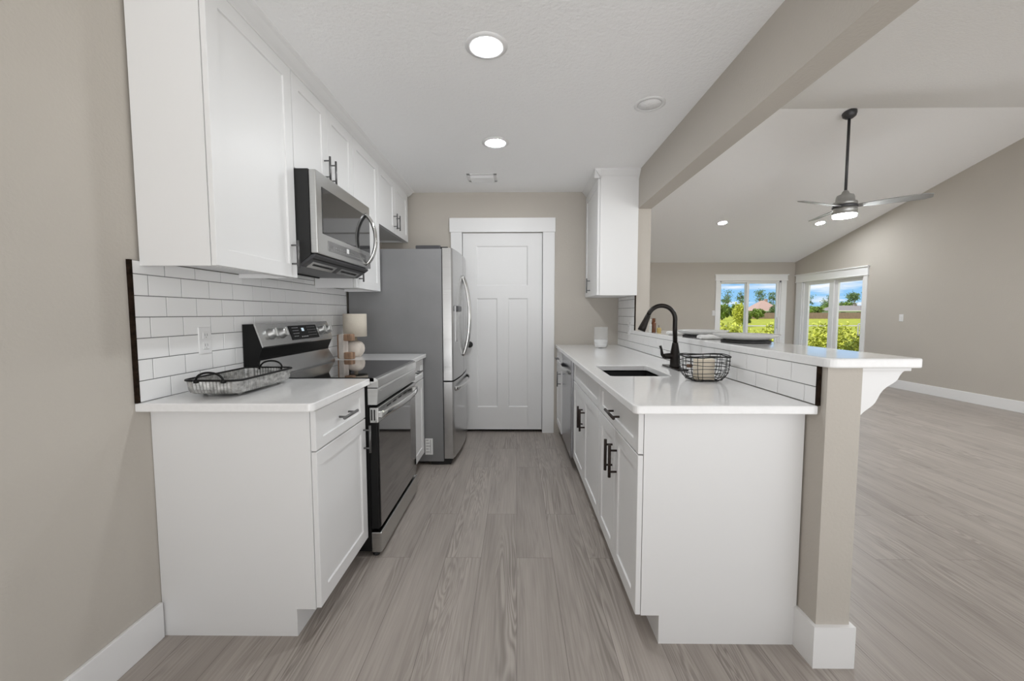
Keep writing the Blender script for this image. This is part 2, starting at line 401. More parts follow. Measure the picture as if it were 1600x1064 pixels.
def bez(p0, p1, p2, p3, n):
    out = []
    for i in range(n+1):
        t = i/n; a = (1-t)**3; b = 3*t*(1-t)**2; c = 3*t*t*(1-t); d = t**3
        out.append(tuple(a*p0[k]+b*p1[k]+c*p2[k]+d*p3[k] for k in range(len(p0))))
    return out

# ------------------------------------------------------------------ dimensions
WL = -1.358; YB = 4.17; CZ = 2.44; XP0, XP1 = 1.04, 1.155; XR = 6.228; YF = 9.28; YREAR = -1.6
RY = 4.74; SL = 0.25
def vz(y): return 2.364+SL*(YF-y) if y >= RY else 2.364+SL*(YF-RY)-SL*(RY-y)
YL0 = 0.2

# ------------------------------------------------------------------ room shell
struct(MB().box((WL-0.12, YREAR, -0.06), (XR+0.12, YF+0.12, 0.0)), 'floor', M['floor'], 'grey brown vinyl plank floor running through kitchen and living room')
struct(MB().box((WL-0.12, YREAR, 0), (WL, YF+0.12, CZ+0.06)), 'wall_left', M['wall'])
DX0, DX1, DZ1 = -0.547, 0.264, 2.046
struct(MB().box((WL, YB, 0), (DX0, YB+0.115, CZ)).box((DX1, YB, 0), (XP0, YB+0.115, CZ)).box((DX0, YB, DZ1), (DX1, YB+0.115, CZ)), 'wall_back', M['wall'])
BEAM = 2.125; PY = 3.575; HY = 1.366; HZ = 1.05
struct(MB().prism([(HY, 0), (HY, HZ), (PY, HZ), (PY, BEAM), (YL0, BEAM), (YL0, CZ+0.03), (YL0+0.01, CZ+0.05), (RY, vz(RY)+0.03), (YF, vz(YF)+0.03), (YF, 0)], 0, XP0, XP1)
       .box((XP0, YREAR, BEAM), (XP1, YL0, CZ+0.05)), 'wall_partition', M['wall'])
struct(MB().box((WL-0.12, YREAR, CZ), (XP0, YF+0.12, CZ+0.06)), 'ceiling_kitchen', M['ceil'])
vt = 0.06
struct(MB().prism([(YL0, vz(YL0)), (RY, vz(RY)), (YF+0.3, vz(YF+0.3)), (YF+0.3, vz(YF+0.3)+vt), (RY, vz(RY)+vt), (YL0, vz(YL0)+vt)], 0, XP1-0.001, XR+0.3), 'ceiling_vault', M['ceil'])
# far wall with sliding door opening
O1 = (4.56, 5.93, 2.0)
struct(MB().box((XP1, YF, 0), (O1[0], YF+0.12, 2.42)).box((WL, YF, 0), (XP1, YF+0.12, CZ)).box((O1[1], YF, 0), (XR+0.12, YF+0.12, 2.42)).box((O1[0], YF, O1[2]), (O1[1], YF+0.12, 2.42)), 'wall_far', M['wall'])
O2 = (7.44, 9.02, 1.95)
mb = MB().box((XR, O2[0], 0), (XR+0.12, YL0, 1.95)).box((XR, O2[1], 0), (XR+0.12, YF, 1.95))
mb.prism([(YL0, 1.95), (YL0, vz(YL0)+0.03), (RY, vz(RY)+0.03), (YF, vz(YF)+0.03), (YF, 1.95)], 0, XR, XR+0.12)
struct(mb, 'wall_right', M['wall'])

def baseboard_profile(h=0.14, t=0.015): return h, t
BH = 0.14; BT = 0.014
struct(MB().box((WL, YREAR, 0), (WL+BT, 1.47, BH), 0.003), 'baseboard_left', M['trim'])
struct(MB().box((XR-BT, YL0, 0), (XR, 7.36, BH), 0.003).box((XR-BT, 9.21, 0), (XR, YF, BH), 0.003), 'baseboard_right', M['trim'])
struct(MB().box((XP1, YF-BT, 0), (4.46, YF, BH), 0.003).box((6.05, YF-BT, 0), (XR-BT, YF, BH), 0.003), 'baseboard_far', M['trim'])
struct(MB().prism([(XP0-BT, 1.46), (XP0-BT, HY-BT), (XP1+BT, HY-BT), (XP1+BT, YF-BT), (XP1, YF-BT), (XP1, HY), (XP0, HY), (XP0, 1.46)], 2, 0, 0.15), 'baseboard_partition', M['trim'])

# kitchen door and its casing
struct(MB().box((-0.66, YB-0.018, 0), (DX0-0.004, YB, DZ1), 0.002).box((DX1+0.004, YB-0.018, 0), (0.384, YB, DZ1), 0.002)
       .box((-0.672, YB-0.026, DZ1), (0.390, YB, 2.186), 0.003)
       .box((DX0-0.012, YB-0.004, 0), (DX0, YB+0.11, DZ1)).box((DX1, YB-0.004, 0), (DX1+0.012, YB+0.11, DZ1)), 'trim_door', M['trim'])
d = MB()
dy = YB+0.012; dx0, dx1, dz0, dz1 = DX0+0.003, DX1-0.003, 0.03, DZ1-0.004
xs = [dx0, -0.405, -0.200, -0.088, 0.115, dx1]
pan = [(-0.405, 0.113, 1.515, 1.913), (-0.405, -0.196, 0.265, 1.387), (-0.084, 0.117, 0.265, 1.387)]
# stiles and rails
for (a, b, c, e) in ((dx0, pan[0][0], dz0, dz1), (pan[0][1]+0.002, dx1, dz0, dz1), (pan[0][0], 0.115, pan[0][3], dz1), (pan[0][0], 0.115, 1.387, 1.515), (pan[0][0], 0.117, dz0, 0.265), (-0.196, -0.084, 0.265, 1.387)):
    d.box((a, dy, c), (b, dy+0.035, e))
for (a, b, c, e) in pan:
    d.rects([(a-0.001, b+0.001, c-0.001, e+0.001, dy+0.03), (a-0.001, b+0.001, c-0.001, e+0.001, dy+0.001), (a+0.010, b-0.010, c+0.010, e-0.010, dy+0.010)], 1, -1)
door = d.build('door_1', M['door']); door['kind'] = 'structure'; door['label'] = 'white three panel craftsman door beside the refrigerator'
k = MB().lathe([(0.0, 0), (0.032, 0.0), (0.032, 0.006), (0.013, 0.010), (0.012, 0.030), (0.024, 0.036), (0.029, 0.048), (0.026, 0.060), (0.012, 0.067), (0, 0.068)], (-0.480, 0, 0.915), 20, 'y')
k.v = [(x, dy-y, z_) for x, y, z_ in k.v]
lab(k.build('door_knob', M['blackm'], door), 'round black door knob')

# ------------------------------------------------------------------ sliding patio doors
def slider(name, horizontal, a0, a1, ztop, plane, glassx, trimx, ht0, ht1, label):
    """horizontal True: wall Y=plane, runs along X; False: wall X=plane, runs along Y"""
    def bx(mb, u0, u1, z0, z1, w0, w1, bev=0.0):
        if horizontal: mb.box((u0, plane+w0, z0), (u1, plane+w1, z1), bev)
        else: mb.box((plane+w0, u0, z0), (plane+w1, u1, z1), bev)
        return mb
    fr = MB()
    for (u0, u1) in ((a0, a0+0.035), (a1-0.035, a1)): bx(fr, u0, u1, 0.0, ztop, 0.0, 0.11)
    bx(fr, a0, a1, ztop-0.04, ztop, 0.0, 0.11); bx(fr, a0, a1, 0.0, 0.03, 0.0, 0.11)
    o = fr.build(name, M['vinyl']); o['kind'] = 'structure'; o['label'] = label
    cs = MB()
    bx(cs, trimx[0], a0+0.004, 0.0, ht0, -0.018, 0.0, 0.002); bx(cs, a1-0.004, trimx[1], 0.0, ht0, -0.018, 0.0, 0.002)
    bx(cs, a0, a1, ztop-0.004, ht0, -0.018, 0.0)
    bx(cs, trimx[0]-0.012, trimx[1]+0.012, ht0, ht1, -0.024, 0.0, 0.002)
    bx(cs, trimx[0]-0.03, trimx[1]+0.03, ht1, ht1+0.022, -0.045, 0.0, 0.003)
    bx(cs, trimx[0]-0.02, trimx[1]+0.02, ht0-0.006, ht0+0.012, -0.034, 0.0, 0.002)
    cs.build('casing', M['trim'], o)
    (p0, p1), (q0, q1), gz = glassx
    mid = (p1+q0)/2
    for (g0, g1, e0, e1, w0) in ((p0, p1, a0+0.035, (p1+q0)/2+0.02, 0.065), (q0, q1, (p1+q0)/2-0.02, a1-0.035, 0.025)):
        sh = MB(); 
        bx(sh, e0, g0, 0.03, ztop-0.04, w0, w0+0.035); bx(sh, g1, e1, 0.03, ztop-0.04, w0, w0+0.035)
        bx(sh, g0, g1, gz, ztop-0.04, w0, w0+0.035); bx(sh, g0, g1, 0.03, 0.12, w0, w0+0.035)
        s_ = sh.build('sash', M['vinyl'], o)
        bx(MB(), g0, g1, 0.12, gz, w0+0.014, w0+0.020).build('pane', M['pane'], s_)
    return o
w1 = slider('window_1', True, O1[0], O1[1], O1[2]-0.04, YF, ((4.597, 5.166), (5.236, 5.850), 1.893), (4.47, 6.045), 1.965, 2.075, 'white two pane sliding glass door in the far living room wall')
w2 = slider('window_2', False, O2[0], O2[1], O2[2]-0.03, XR, ((7.512, 8.112), (8.285, 8.865), 1.828), (7.36, 9.20), 1.905, 2.05, 'white two pane sliding glass door in the right living room wall')
def dhandle(parent, pts):
    lab(MB().tube(pts, 0.011, 8).build('door_handle', M['plastic'], parent), 'white loop pull handle')
dhandle(w1, [(5.875, YF+0.025, 1.13)]+[(5.868-0.0*i, YF-0.02, 1.12-0.21*i/6) for i in range(7)]+[(5.875, YF+0.025, 0.90)])
dhandle(w2, [(XR+0.03, 7.487, 1.04)]+[(XR-0.02, 7.492, 1.03-0.20*i/6) for i in range(7)]+[(XR+0.03, 7.487, 0.82)])

# ------------------------------------------------------------------ wall plates
def plate(name, horizontal, plane, u, z0, label, cat, switch=False, sign=-1, group=None):
    def pt(uu, zz, ww): return (uu, plane+sign*ww, zz) if horizontal else (plane+sign*ww, uu, zz)
    o = MB().box(pt(u-0.036, z0-0.058, 0), pt(u+0.036, z0+0.058, 0.006), 0.003).build(name, M['plastic'])
    tag(o, label, cat, group)
    if switch:
        MB().box(pt(u-0.016, z0-0.033, 0.006), pt(u+0.016, z0+0.033, 0.010), 0.002).build('rocker', M['plastic'], o)
    else:
        for dz in (0.022, -0.022):
            r = MB().box(pt(u-0.017, z0+dz-0.015, 0.006), pt(u+0.017, z0+dz+0.015, 0.009), 0.002).build('receptacle', M['plastic'], o)
            MB().box(pt(u-0.008, z0+dz-0.003, 0.009), pt(u-0.005, z0+dz+0.008, 0.0095)).box(pt(u+0.005, z0+dz-0.003, 0.009), pt(u+0.008, z0+dz+0.008, 0.0095)).box(pt(u-0.002, z0+dz-0.010, 0.009), pt(u+0.002, z0+dz-0.006, 0.0095)).build('slots', M['plasticd'], r)
    return o
TX = 0.008
plate('wall_outlet', False, WL+TX, 1.748, 1.118, 'white duplex outlet on subway tile above the near left counter', 'outlet', sign=1)
plate('wall_outlet', False, XP0-TX, 3.745, 1.090, 'white outlet on the tiled wall under the right hand wall cabinet', 'outlet', sign=-1)
plate('light_switch', True, YF, 4.445, 1.235, 'white light switch on far wall left of the sliding door', 'light switch', True)
plate('light_switch', False, XR, 6.69, 1.15, 'white light switch on right living room wall beside the sliding door', 'light switch', True)
plate('wall_outlet', False, XR, 6.72, 0.27, 'white outlet low on right living room wall just above the baseboard', 'outlet')

# ------------------------------------------------------------------ tile backsplashes
def tiles(mb, plane, sign, rows, tw=0.149, y0=0, y1=0, th=TX, gap=0.003):
    """rows = [(z0, z1, joint offset, ya, yb)]"""
    for (z0, z1, off, ya, yb) in rows:
        ys = [ya]; k = math.ceil((ya-off)/tw+1e-6)
        while off+k*tw < yb-0.004:
            if off+k*tw > ya+0.004: ys.append(off+k*tw)
            k += 1
        ys.append(yb)
        for a, b in zip(ys[:-1], ys[1:]):
            g = gap/2; e = 0.0012
            mb.rects([(a+g, b-g, z0+g, z1-g, plane+sign*0.001), (a+g, b-g, z0+g, z1-g, plane+sign*(th-e)), (a+g+e, b-g-e, z0+g+e, z1-g-e, plane+sign*th)], 0, sign)
TZ = 0.9145
r0 = [0.9145+0.0767*i for i in range(8)]
mb = MB(); zt = 1.423
rows = []
for i in range(7):
    z1_ = min(r0[i+1], zt)
    if z1_-r0[i] > 0.005: rows.append((r0[i], z1_, 1.493 if i % 2 == 1 else 1.567, 1.432, 3.245))
for (za, zb_, of_) in ((1.423, 1.4514, 1.567), (1.4514, 1.51, 1.493)): rows.append((za, zb_, of_, 2.008, 2.732))
tiles(mb, WL+0.001, 1, rows)
bs = mb.build('tile_backsplash', M['tile']); tag(bs, 'white subway tile backsplash behind the range on the left wall', 'backsplash')
lab(MB().box((WL, 1.432, TZ), (WL+TX-0.0012, 3.245, zt)).box((WL, 2.008, zt), (WL+TX-0.0012, 2.732, 1.51)).build('grout', M['grout'], bs), 'dark grey grout between the tiles')
lab(MB().box((WL, 1.420, TZ), (WL+TX+0.003, 1.432, zt)).build('raw_edge', M['rawedge'], bs), 'dark unfinished edge of the tiling')
mb = MB(); rz = [0.9145, 0.9775, 1.0495]
rows = [(rz[0], rz[1], 1.462, 1.403, YB), (rz[1], rz[2], 1.535, 1.403, YB)]
for i in range(5):
    z0_ = 1.0495+0.0767*i; rows.append((z0_, min(z0_+0.0767, 1.388), 1.462 if i % 2 == 0 else 1.535, PY+0.016, YB))
tiles(mb, XP0-0.001, -1, [r for r in rows if r[1]-r[0] > 0.005])
bs = mb.build('tile_backsplash', M['tile']); tag(bs, 'white subway tile strip behind the sink along the half wall', 'backsplash')
lab(MB().box((XP0, 1.403, TZ), (XP0-TX+0.0035, YB, 1.0495)).box((XP0, PY+0.016, 1.0495), (XP0-TX+0.0035, YB, 1.388)).build('grout', M['grout'], bs), 'grey grout between the tiles')
lab(MB().box((XP0, 1.392, TZ), (XP0-TX-0.003, 1.403, 1.0495)).build('raw_edge', M['rawedge'], bs), 'dark unfinished near edge of the tiling')
lab(MB().box((XP0, PY+0.010, 1.083), (XP0-TX-0.002, PY+0.016, 1.388)).build('raw_edge', M['rawedge'], bs), 'dark unfinished upright edge under the wall cabinet')

# ------------------------------------------------------------------ cabinet parts (doors face +X for sign=1, -X for sign=-1)
def shaker(name, sign, xf, y0, y1, z0, z1, parent, fr=0.058, t=0.019, rec=0.007, frz=None):
    b = 0.0015; frz = frz or fr
    s = sign
    rings = [(y0, y1, z0, z1, xf-s*t), (y0, y1, z0, z1, xf-s*b), (y0+b, y1-b, z0+b, z1-b, xf),
             (y0+fr, y1-fr, z0+frz, z1-frz, xf), (y0+fr+0.002, y1-fr-0.002, z0+frz+0.002, z1-frz-0.002, xf-s*rec)]
    return MB().rects(rings, 0, s).build(name, M['cab'], parent)
def pull(sign, xf, y, z0, z1, parent, m_, vertical=True, l=0.0, r=0.0058, st=0.032):
    """bar pull; vertical: at y, from z0 to z1. horizontal: y=(ya,yb), z0"""
    mb = MB(); xb = xf+sign*st
    if vertical:
        mb.tube([(xb, y, z0), (xb, y, z1)], r, 10)
        ins = (z1-z0)*0.17
        for zz in (z0+ins, z1-ins): mb.tube([(xf, y, zz), (xb, y, zz)], r*0.72, 8)
    else:
        ya, yb = y
        mb.tube([(xb, ya, z0), (xb, yb, z0)], r, 10)
        ins = (yb-ya)*0.17
        for yv in (ya+ins, yb-ins): mb.tube([(xf, yv, z0), (xb, yv, z0)], r*0.72, 8)
    return mb.build('handle', m_, parent)

CT = 0.8835   # underside of the worktops
# --- left base cabinets
def base_left(y0, y1, label, endpanel):
    o = thing('base_cabinet', ((WL-0.745)/2, (y0+y1)/2, 0), label, 'cabinet')
    MB().prism([(WL+0.002, 0), (-0.838, 0), (-0.838, 0.108), (-0.766, 0.108), (-0.766, CT), (WL+0.002, CT)], 1, y0, y1).build('cabinet_body', M['cab'], o)
    return o
bl1 = base_left(1.478, 1.980, 'white base cabinet with side panel at the near end of the left counter', True)
xf = -0.745
dr = shaker('drawer', 1, xf, 1.482, 1.974, 0.722, 0.872, bl1, 0.055, frz=0.038)
pull(1, xf, (1.66, 1.80), 0.800, 0, dr, M['nickel'], False, r=0.0065)
do = shaker('door', 1, xf, 1.482, 1.974, 0.112, 0.716, bl1)
pull(1, xf, 1.945, 0.555, 0.690, do, M['nickel'])
bl2 = base_left(2.752, 3.232, 'narrow looking white base cabinet between the range and the refrigerator', False)
dr = shaker('drawer', 1, xf, 2.756, 3.228, 0.722, 0.872, bl2, 0.055, frz=0.038)
pull(1, xf, (2.92, 3.06), 0.800, 0, dr, M['nickel'], False, r=0.0065)
do = shaker('door', 1, xf, 2.756, 3.228, 0.112, 0.716, bl2)
pull(1, xf, 2.80, 0.555, 0.690, do, M['nickel'])
# --- left worktops
def slab(pts, z0, z1, name, label, cat, m_=None, rnd=0.004):
    bm = bmesh.new()
    vs = [bm.verts.new((x, y, z0)) for x, y in pts]
    fce = bm.faces.new(vs)
    ext = bmesh.ops.extrude_face_region(bm, geom=[fce])
    for v in ext['geom']:
        if isinstance(v, bmesh.types.BMVert): v.co.z = z1
    bmesh.ops.recalc_face_normals(bm, faces=bm.faces)
    ed = [e for e in bm.edges if abs(e.verts[0].co.z-e.verts[1].co.z) < 1e-6]
    bmesh.ops.bevel(bm, geom=ed, offset=rnd, segments=3, profile=0.5, affect='EDGES')
    bm.verts.index_update()
    mb = MB(); mb.add([v.co[:] for v in bm.verts], [[v.index for v in q.verts] for q in bm.faces]); bm.free()
    o = mb.build(name, m_ or M['quartz']); tag(o, label, cat); return o
def corner(cx, cy_, r, a0, a1, n=6):
    return [(cx+r*math.cos(a0+(a1-a0)*i/n), cy_+r*math.sin(a0+(a1-a0)*i/n)) for i in range(n+1)]
xe = -0.722; r = 0.022
slab([(WL+0.001, 1.420)]+corner(xe-r, 1.420+r, r, -PI/2, 0)+[(xe, 1.983), (WL+0.001, 1.983)], CT, 0.914, 'countertop', 'white quartz worktop with the ribbed tray, near end of left run', 'countertop')
slab([(WL+0.001, 2.748), (xe, 2.748), (xe, 3.236), (WL+0.001, 3.236)], CT, 0.914, 'countertop', 'short white quartz worktop with the lamp beside the refrigerator', 'countertop')

# ------------------------------------------------------------------ range
ry0, ry1 = 1.987, 2.744
ra = thing('kitchen_range', (-1.02, (ry0+ry1)/2, 0), 'stainless steel electric range with black glass top and oven door', 'range')
MB().box((-1.335, ry0+0.004, 0.03), (-0.735, ry1-0.004, 0.895)).build('range_body', M['black'], ra)
MB().box((-1.30, ry0, 0.895), (-0.700, ry1, 0.9185), 0.003).build('cooktop', M['blackglass'], ra)
mb = MB()
mb.prism(bez((-0.735, 0.912), (-0.70, 0.921), (-0.684, 0.915), (-0.682, 0.900), 6)+[(-0.682, 0.868), (-0.735, 0.868)], 1, ry0, ry1)
mb.prism([(-0.735, 0.864), (-0.688, 0.864), (-0.684, 0.855), (-0.690, 0.782), (-0.735, 0.782)], 1, ry0, ry1)
mb.box((-0.690, ry0+0.05, 0.846), (-0.683, ry1-0.05, 0.850))
tr = mb.build('front_trim', M['steelh'], ra)
# backguard
bg_ = MB().prism([(-1.346, 0.9), (-1.346, 1.180), (-1.287, 1.182), (-1.280, 1.178), (-1.247, 1.070), (-1.272, 1.010), (-1.276, 0.99), (-1.276, 0.9)], 1, ry0+0.003, ry1-0.003).build('backguard', M['black'], ra)
MB().prism([(-1.289, 1.183), (-1.281, 1.182), (-1.243, 1.070), (-1.247, 1.064), (-1.251, 1.070), (-1.287, 1.176)], 1, ry0, ry1).build('control_panel', M['steelh'], bg_)
MB().prism([(-1.276, 0.915), (-1.276, 0.997), (-1.270, 1.000), (-1.228, 0.930), (-1.226, 0.919)], 1, ry0+0.012, ry1-0.012).build('riser', M['steelh'], ra)
pn = Vector((0.112, 0, 0.038)).normalized()      # outward normal of the sloped panel
def on_panel(y, t, off): # t 0 top..1 bottom
    return Vector((-1.281+0.038*t, y, 1.182-0.112*t))+pn*off
pd = Vector((0.038, 0, -0.112)).normalized()
def panel_rect(mb, y0, y1, t0, t1, o0, o1):
    a = [on_panel(y, t, o) for o in (o0, o1) for (y, t) in ((y0, t0), (y1, t0), (y1, t1), (y0, t1))]
    return mb.add(a, [(0, 3, 2, 1), (4, 5, 6, 7), (0, 1, 5, 4), (1, 2, 6, 5), (2, 3, 7, 6), (3, 0, 4, 7)])
ds = panel_rect(MB(), 2.262, 2.565, 0.16, 0.86, 0.0, 0.003).build('display', M['panelblack'], bg_)
mk = MB()
for r_ in range(4):
    for c_ in range(4): 
        if not (r_ == 3 and c_ == 3): panel_rect(mk, 2.29+c_*0.017, 2.298+c_*0.017, 0.26+r_*0.14, 0.285+r_*0.14, 0.003, 0.0034)
    for c_ in range(5): panel_rect(mk, 2.455+c_*0.021, 2.459+c_*0.021, 0.26+r_*0.14, 0.285+r_*0.14, 0.003, 0.0034)
for c_ in range(4): panel_rect(mk, 2.365+c_*0.02, 2.376+c_*0.02, 0.72, 0.76, 0.003, 0.0034)
mk.build('button_marks', M['marks'], ds)
panel_rect(MB(), 2.386, 2.412, 0.30, 0.46, 0.003, 0.0036).build('clock', M['display'], ds)
panel_rect(MB(), 2.568, 2.574, 0.14, 0.88, 0.0, 0.003).build('display_edge', M['chrome'], bg_)
q = pn.to_track_quat('Z', 'X').to_matrix().to_4x4()
for yk in (2.085, 2.178, 2.622, 2.703):
    c0 = on_panel(yk, 0.47, 0.0)
    mb = MB().lathe([(0.030, 0), (0.030, 0.004), (0.026, 0.008), (0.024, 0.026), (0.021, 0.030), (0, 0.031)], (0, 0, 0), 24)
    mb.box((-0.023, -0.007, 0.028), (0.023, 0.007, 0.038), 0.003)
    mb.xf(Matrix.Translation(c0) @ q).build('knob', M['knobsteel'], bg_)
# oven door
od = MB().box((-0.735, ry0+0.006, 0.145), (-0.694, ry1-0.006, 0.770), 0.003).build('oven_door', M['black'], ra)
MB().box((-0.695, ry0+0.02, 0.150), (-0.688, ry1-0.008, 0.690), 0.002).build('oven_window', M['ovenglass'], od)
mb = MB().box((-0.730, ry0+0.002, 0.690), (-0.686, ry1-0.002, 0.768), 0.004)
lab(mb.build('door_top', M['steelh'], od), 'stainless upper band of the oven door')
for i in range(2): MB().box((-0.722+i*0.014, ry0+0.0012, 0.703), (-0.715+i*0.014, ry0+0.0030, 0.757)).build('vent_slot', M['blackm'], od)
for i in range(5): MB().box((-0.6868, 2.13+i*0.105, 0.742), (-0.6852, 2.19+i*0.105, 0.750)).build('vent_slot', M['blackm'], od)
hp = bez((-0.678, ry0+0.018, 0.728), (-0.628, ry0+0.12, 0.734), (-0.628, ry1-0.12, 0.734), (-0.678, ry1-0.018, 0.728), 24)
mb = MB().tube(hp, 0.015, 10, flat=(1.25, 0.55))
mb.box((-0.692, ry0+0.012, 0.713), (-0.668, ry0+0.045, 0.743), 0.004).box((-0.692, ry1-0.045, 0.713), (-0.668, ry1-0.012, 0.743), 0.004)
lab(mb.build('oven_handle', M['chrome'], od), 'bowed stainless handle')
kd = MB().box((-0.735, ry0+0.004, 0.022), (-0.684, ry1-0.004, 0.128), 0.004).build('storage_drawer', M['steelh'], ra)
for yk in (ry0+0.03, ry1-0.03):
    for xk in (-0.72, -1.28): MB().lathe([(0.016, 0.0), (0.018, 0.01), (0.012, 0.012), (0.012, 0.032)], (xk, yk, 0), 12).build('foot', M['blackm'], ra)

# ------------------------------------------------------------------ refrigerator
fy0, fy1 = 3.247, 4.140; fmid = (fy0+fy1)/2
fr = thing('refrigerator', (-0.95, fmid, 0), 'stainless french door refrigerator with grey side panel', 'refrigerator')
MB().box((-1.335, fy0, 0.03), (-0.592, fy1, 1.742), 0.004).build('refrigerator_body', M['fridgeside'], fr)
def fx(y): return -0.511+0.030*(1-((y-fmid)/((fy1-fy0)/2))**2)
def curved(y0, y1, z0, z1, xb=-0.585, n=14):
    pts = [(xb, y0)]+[(fx(y0+(y1-y0)*i/n)-(0.006 if i in (0, n) else 0.0), y0+(y1-y0)*i/n+(0.0 if i not in (0, n) else 0)) for i in range(n+1)]+[(xb, y1)]
    mb = MB(); mb.prism(pts, 2, z0, z1)
    return mb
nd = curved(fy0, fmid-0.003, 0.695, 1.748).build('door', M['steel'], fr); lab(nd, 'near left fridge door with ice dispenser')
fd = curved(fmid+0.003, fy1, 0.695, 1.748).build('door', M['steel'], fr); lab(fd, 'far right fridge door')
fz = curved(fy0, fy1, 0.055, 0.683, n=26).build('freezer_drawer', M['steel'], fr)
for (dr_, z0, z1) in ((nd, 0.70, 1.744), (fz, 0.06, 0.68)):
    lab(MB().box((-0.578, fy0-0.0015, z0), (-0.530, fy0+0.001, z1)).build('door_edge', M['steel'], dr_), 'bright near edge of the door')
MB().box((-0.592, fy0+0.012, 0.05), (-0.584, fy1-0.012, 1.742)).build('gasket', M['blackm'], fr)
mb = MB().box((-0.80, fy0+0.02, 1.742), (-0.602, fy0+0.10, 1.772), 0.006).build('hinge_cover', M['fandark'], fr)
MB().box((-0.600, fy0+0.03, 1.742), (-0.545, fy0+0.065, 1.762), 0.004).build('hinge', M['blackm'], fr)
MB().box((-0.70, fy0+0.02, 0.0), (-0.54, fy1-0.02, 0.05)).build('toe_grille', M['blackm'], fr)
for (yy_, dd) in ((fmid-0.042, nd), (fmid+0.042, fd)):
    x0 = fx(yy_)
    arc = bez((x0, yy_, 1.565), (x0+0.078, yy_, 1.40), (x0+0.078, yy_, 1.02), (x0, yy_, 0.855), 28)
    lab(MB().tube(arc, 0.0125, 12).build('door_handle', M['chrome'], dd), 'bowed polished handle')
zz_ = 0.615; x0 = fx(fy0+0.08)
arc = bez((x0-0.004, fy0+0.07, zz_), (x0+0.085, fy0+0.17, zz_+0.004), (x0+0.085, fy1-0.17, zz_+0.004), (x0-0.004, fy1-0.07, zz_), 28)
lab(MB().tube(arc, 0.0135, 12, flat=(1.3, 0.8)).build('drawer_handle', M['chrome'], fz), 'bowed horizontal freezer handle')
mb = MB()
mb.box((-0.53, 3.33, 1.00), (fx(3.40)+0.002, 3.555, 1.300), 0.004)
dp = mb.build('dispenser', M['steeld'], nd)
MB().box((-0.52, 3.34, 1.250), (fx(3.40)+0.018, 3.545, 1.296), 0.005).build('dispenser_head', M['fandark'], dp)
MB().box((-0.52, 3.35, 1.02), (fx(3.40)+0.0035, 3.535, 1.245), 0.002).build('dispenser_recess', M['steel'], dp)
eg = MB().box((-0.742, fy0-0.0012, 0.088), (-0.680, fy0, 0.222)).build('label_sticker', M['label'], fr)
mk = MB()
for i in range(5): mk.box((-0.735, fy0-0.0018, 0.205-i*0.024), (-0.735+0.02+0.008*(i % 3), fy0-0.0012, 0.209-i*0.024))
mk.box((-0.700, fy0-0.0018, 0.10), (-0.697, fy0-0.0012, 0.21))
mk.build('label_lines', M['marksd'], eg)

# ------------------------------------------------------------------ left wall cabinets
UX = -1.070
def upper(y0, y1, z0, label, splits, far_end=False):
    o = thing('wall_cabinet', ((WL+UX)/2, (y0+y1)/2, z0), label, 'cabinet')
    lip = 0.02
    mb = MB().box((WL+0.010, y0, z0+lip), (UX-0.022, y1, 2.395))
    mb.box((WL+0.010, y0, z0), (UX-0.022, y0+0.018, z0+lip)).box((WL+0.010, y1-0.018, z0), (UX-0.022, y1, z0+lip)).box((UX-0.042, y0+0.018, z0), (UX-0.022, y1-0.018, z0+lip))
    mb.build('cabinet_body', M['cab'], o)
    out = []
    for a, b in zip(splits[:-1], splits[1:]):
        out.append(shaker('door', 1, UX, a+0.002, b-0.002, z0+0.001, 2.388, o, 0.062))
    return o, out
u1, d_ = upper(1.462, 2.004, 1.405, 'large white wall cabinet at near end, left of the microwave', [1.462, 2.004])
pull(1, UX, 1.958, 1.448, 1.580, d_[0], M['nickel'])
u2, d_ = upper(2.006, 2.734, 1.936, 'short two door white wall cabinet above the microwave', [2.006, 2.368, 2.734])
pull(1, UX, 2.325, 1.972, 2.105, d_[0], M['nickel']); pull(1, UX, 2.400, 1.972, 2.105, d_[1], M['nickel'])
u3, d_ = upper(2.736, 3.226, 1.405, 'tall one door white wall cabinet between microwave and refrigerator', [2.736, 3.226])
pull(1, UX, 2.785, 1.448, 1.580, d_[0], M['nickel'])
u4, d_ = upper(3.228, 4.085, 1.932, 'two door white wall cabinet above the refrigerator', [3.228, 3.655, 4.085])
pull(1, UX, 3.612, 1.970, 2.100, d_[0], M['nickel']); pull(1, UX, 3.695, 1.970, 2.100, d_[1], M['nickel'])
# crown moulding
cpf = [(UX-0.022, 2.388), (UX+0.002, 2.388), (UX+0.004, 2.394), (UX+0.022, 2.406), (UX+0.040, 2.424), (UX+0.052, 2.432), (UX+0.055, CZ), (UX-0.022, CZ)]
mb = MB().prism(cpf, 1, 1.40, 4.13)
mb.prism([(1.47-(x-UX), z_) for x, z_ in cpf], 0, WL+0.001, UX+0.05)
struct(mb, 'trim_left_crown', M['cab'])

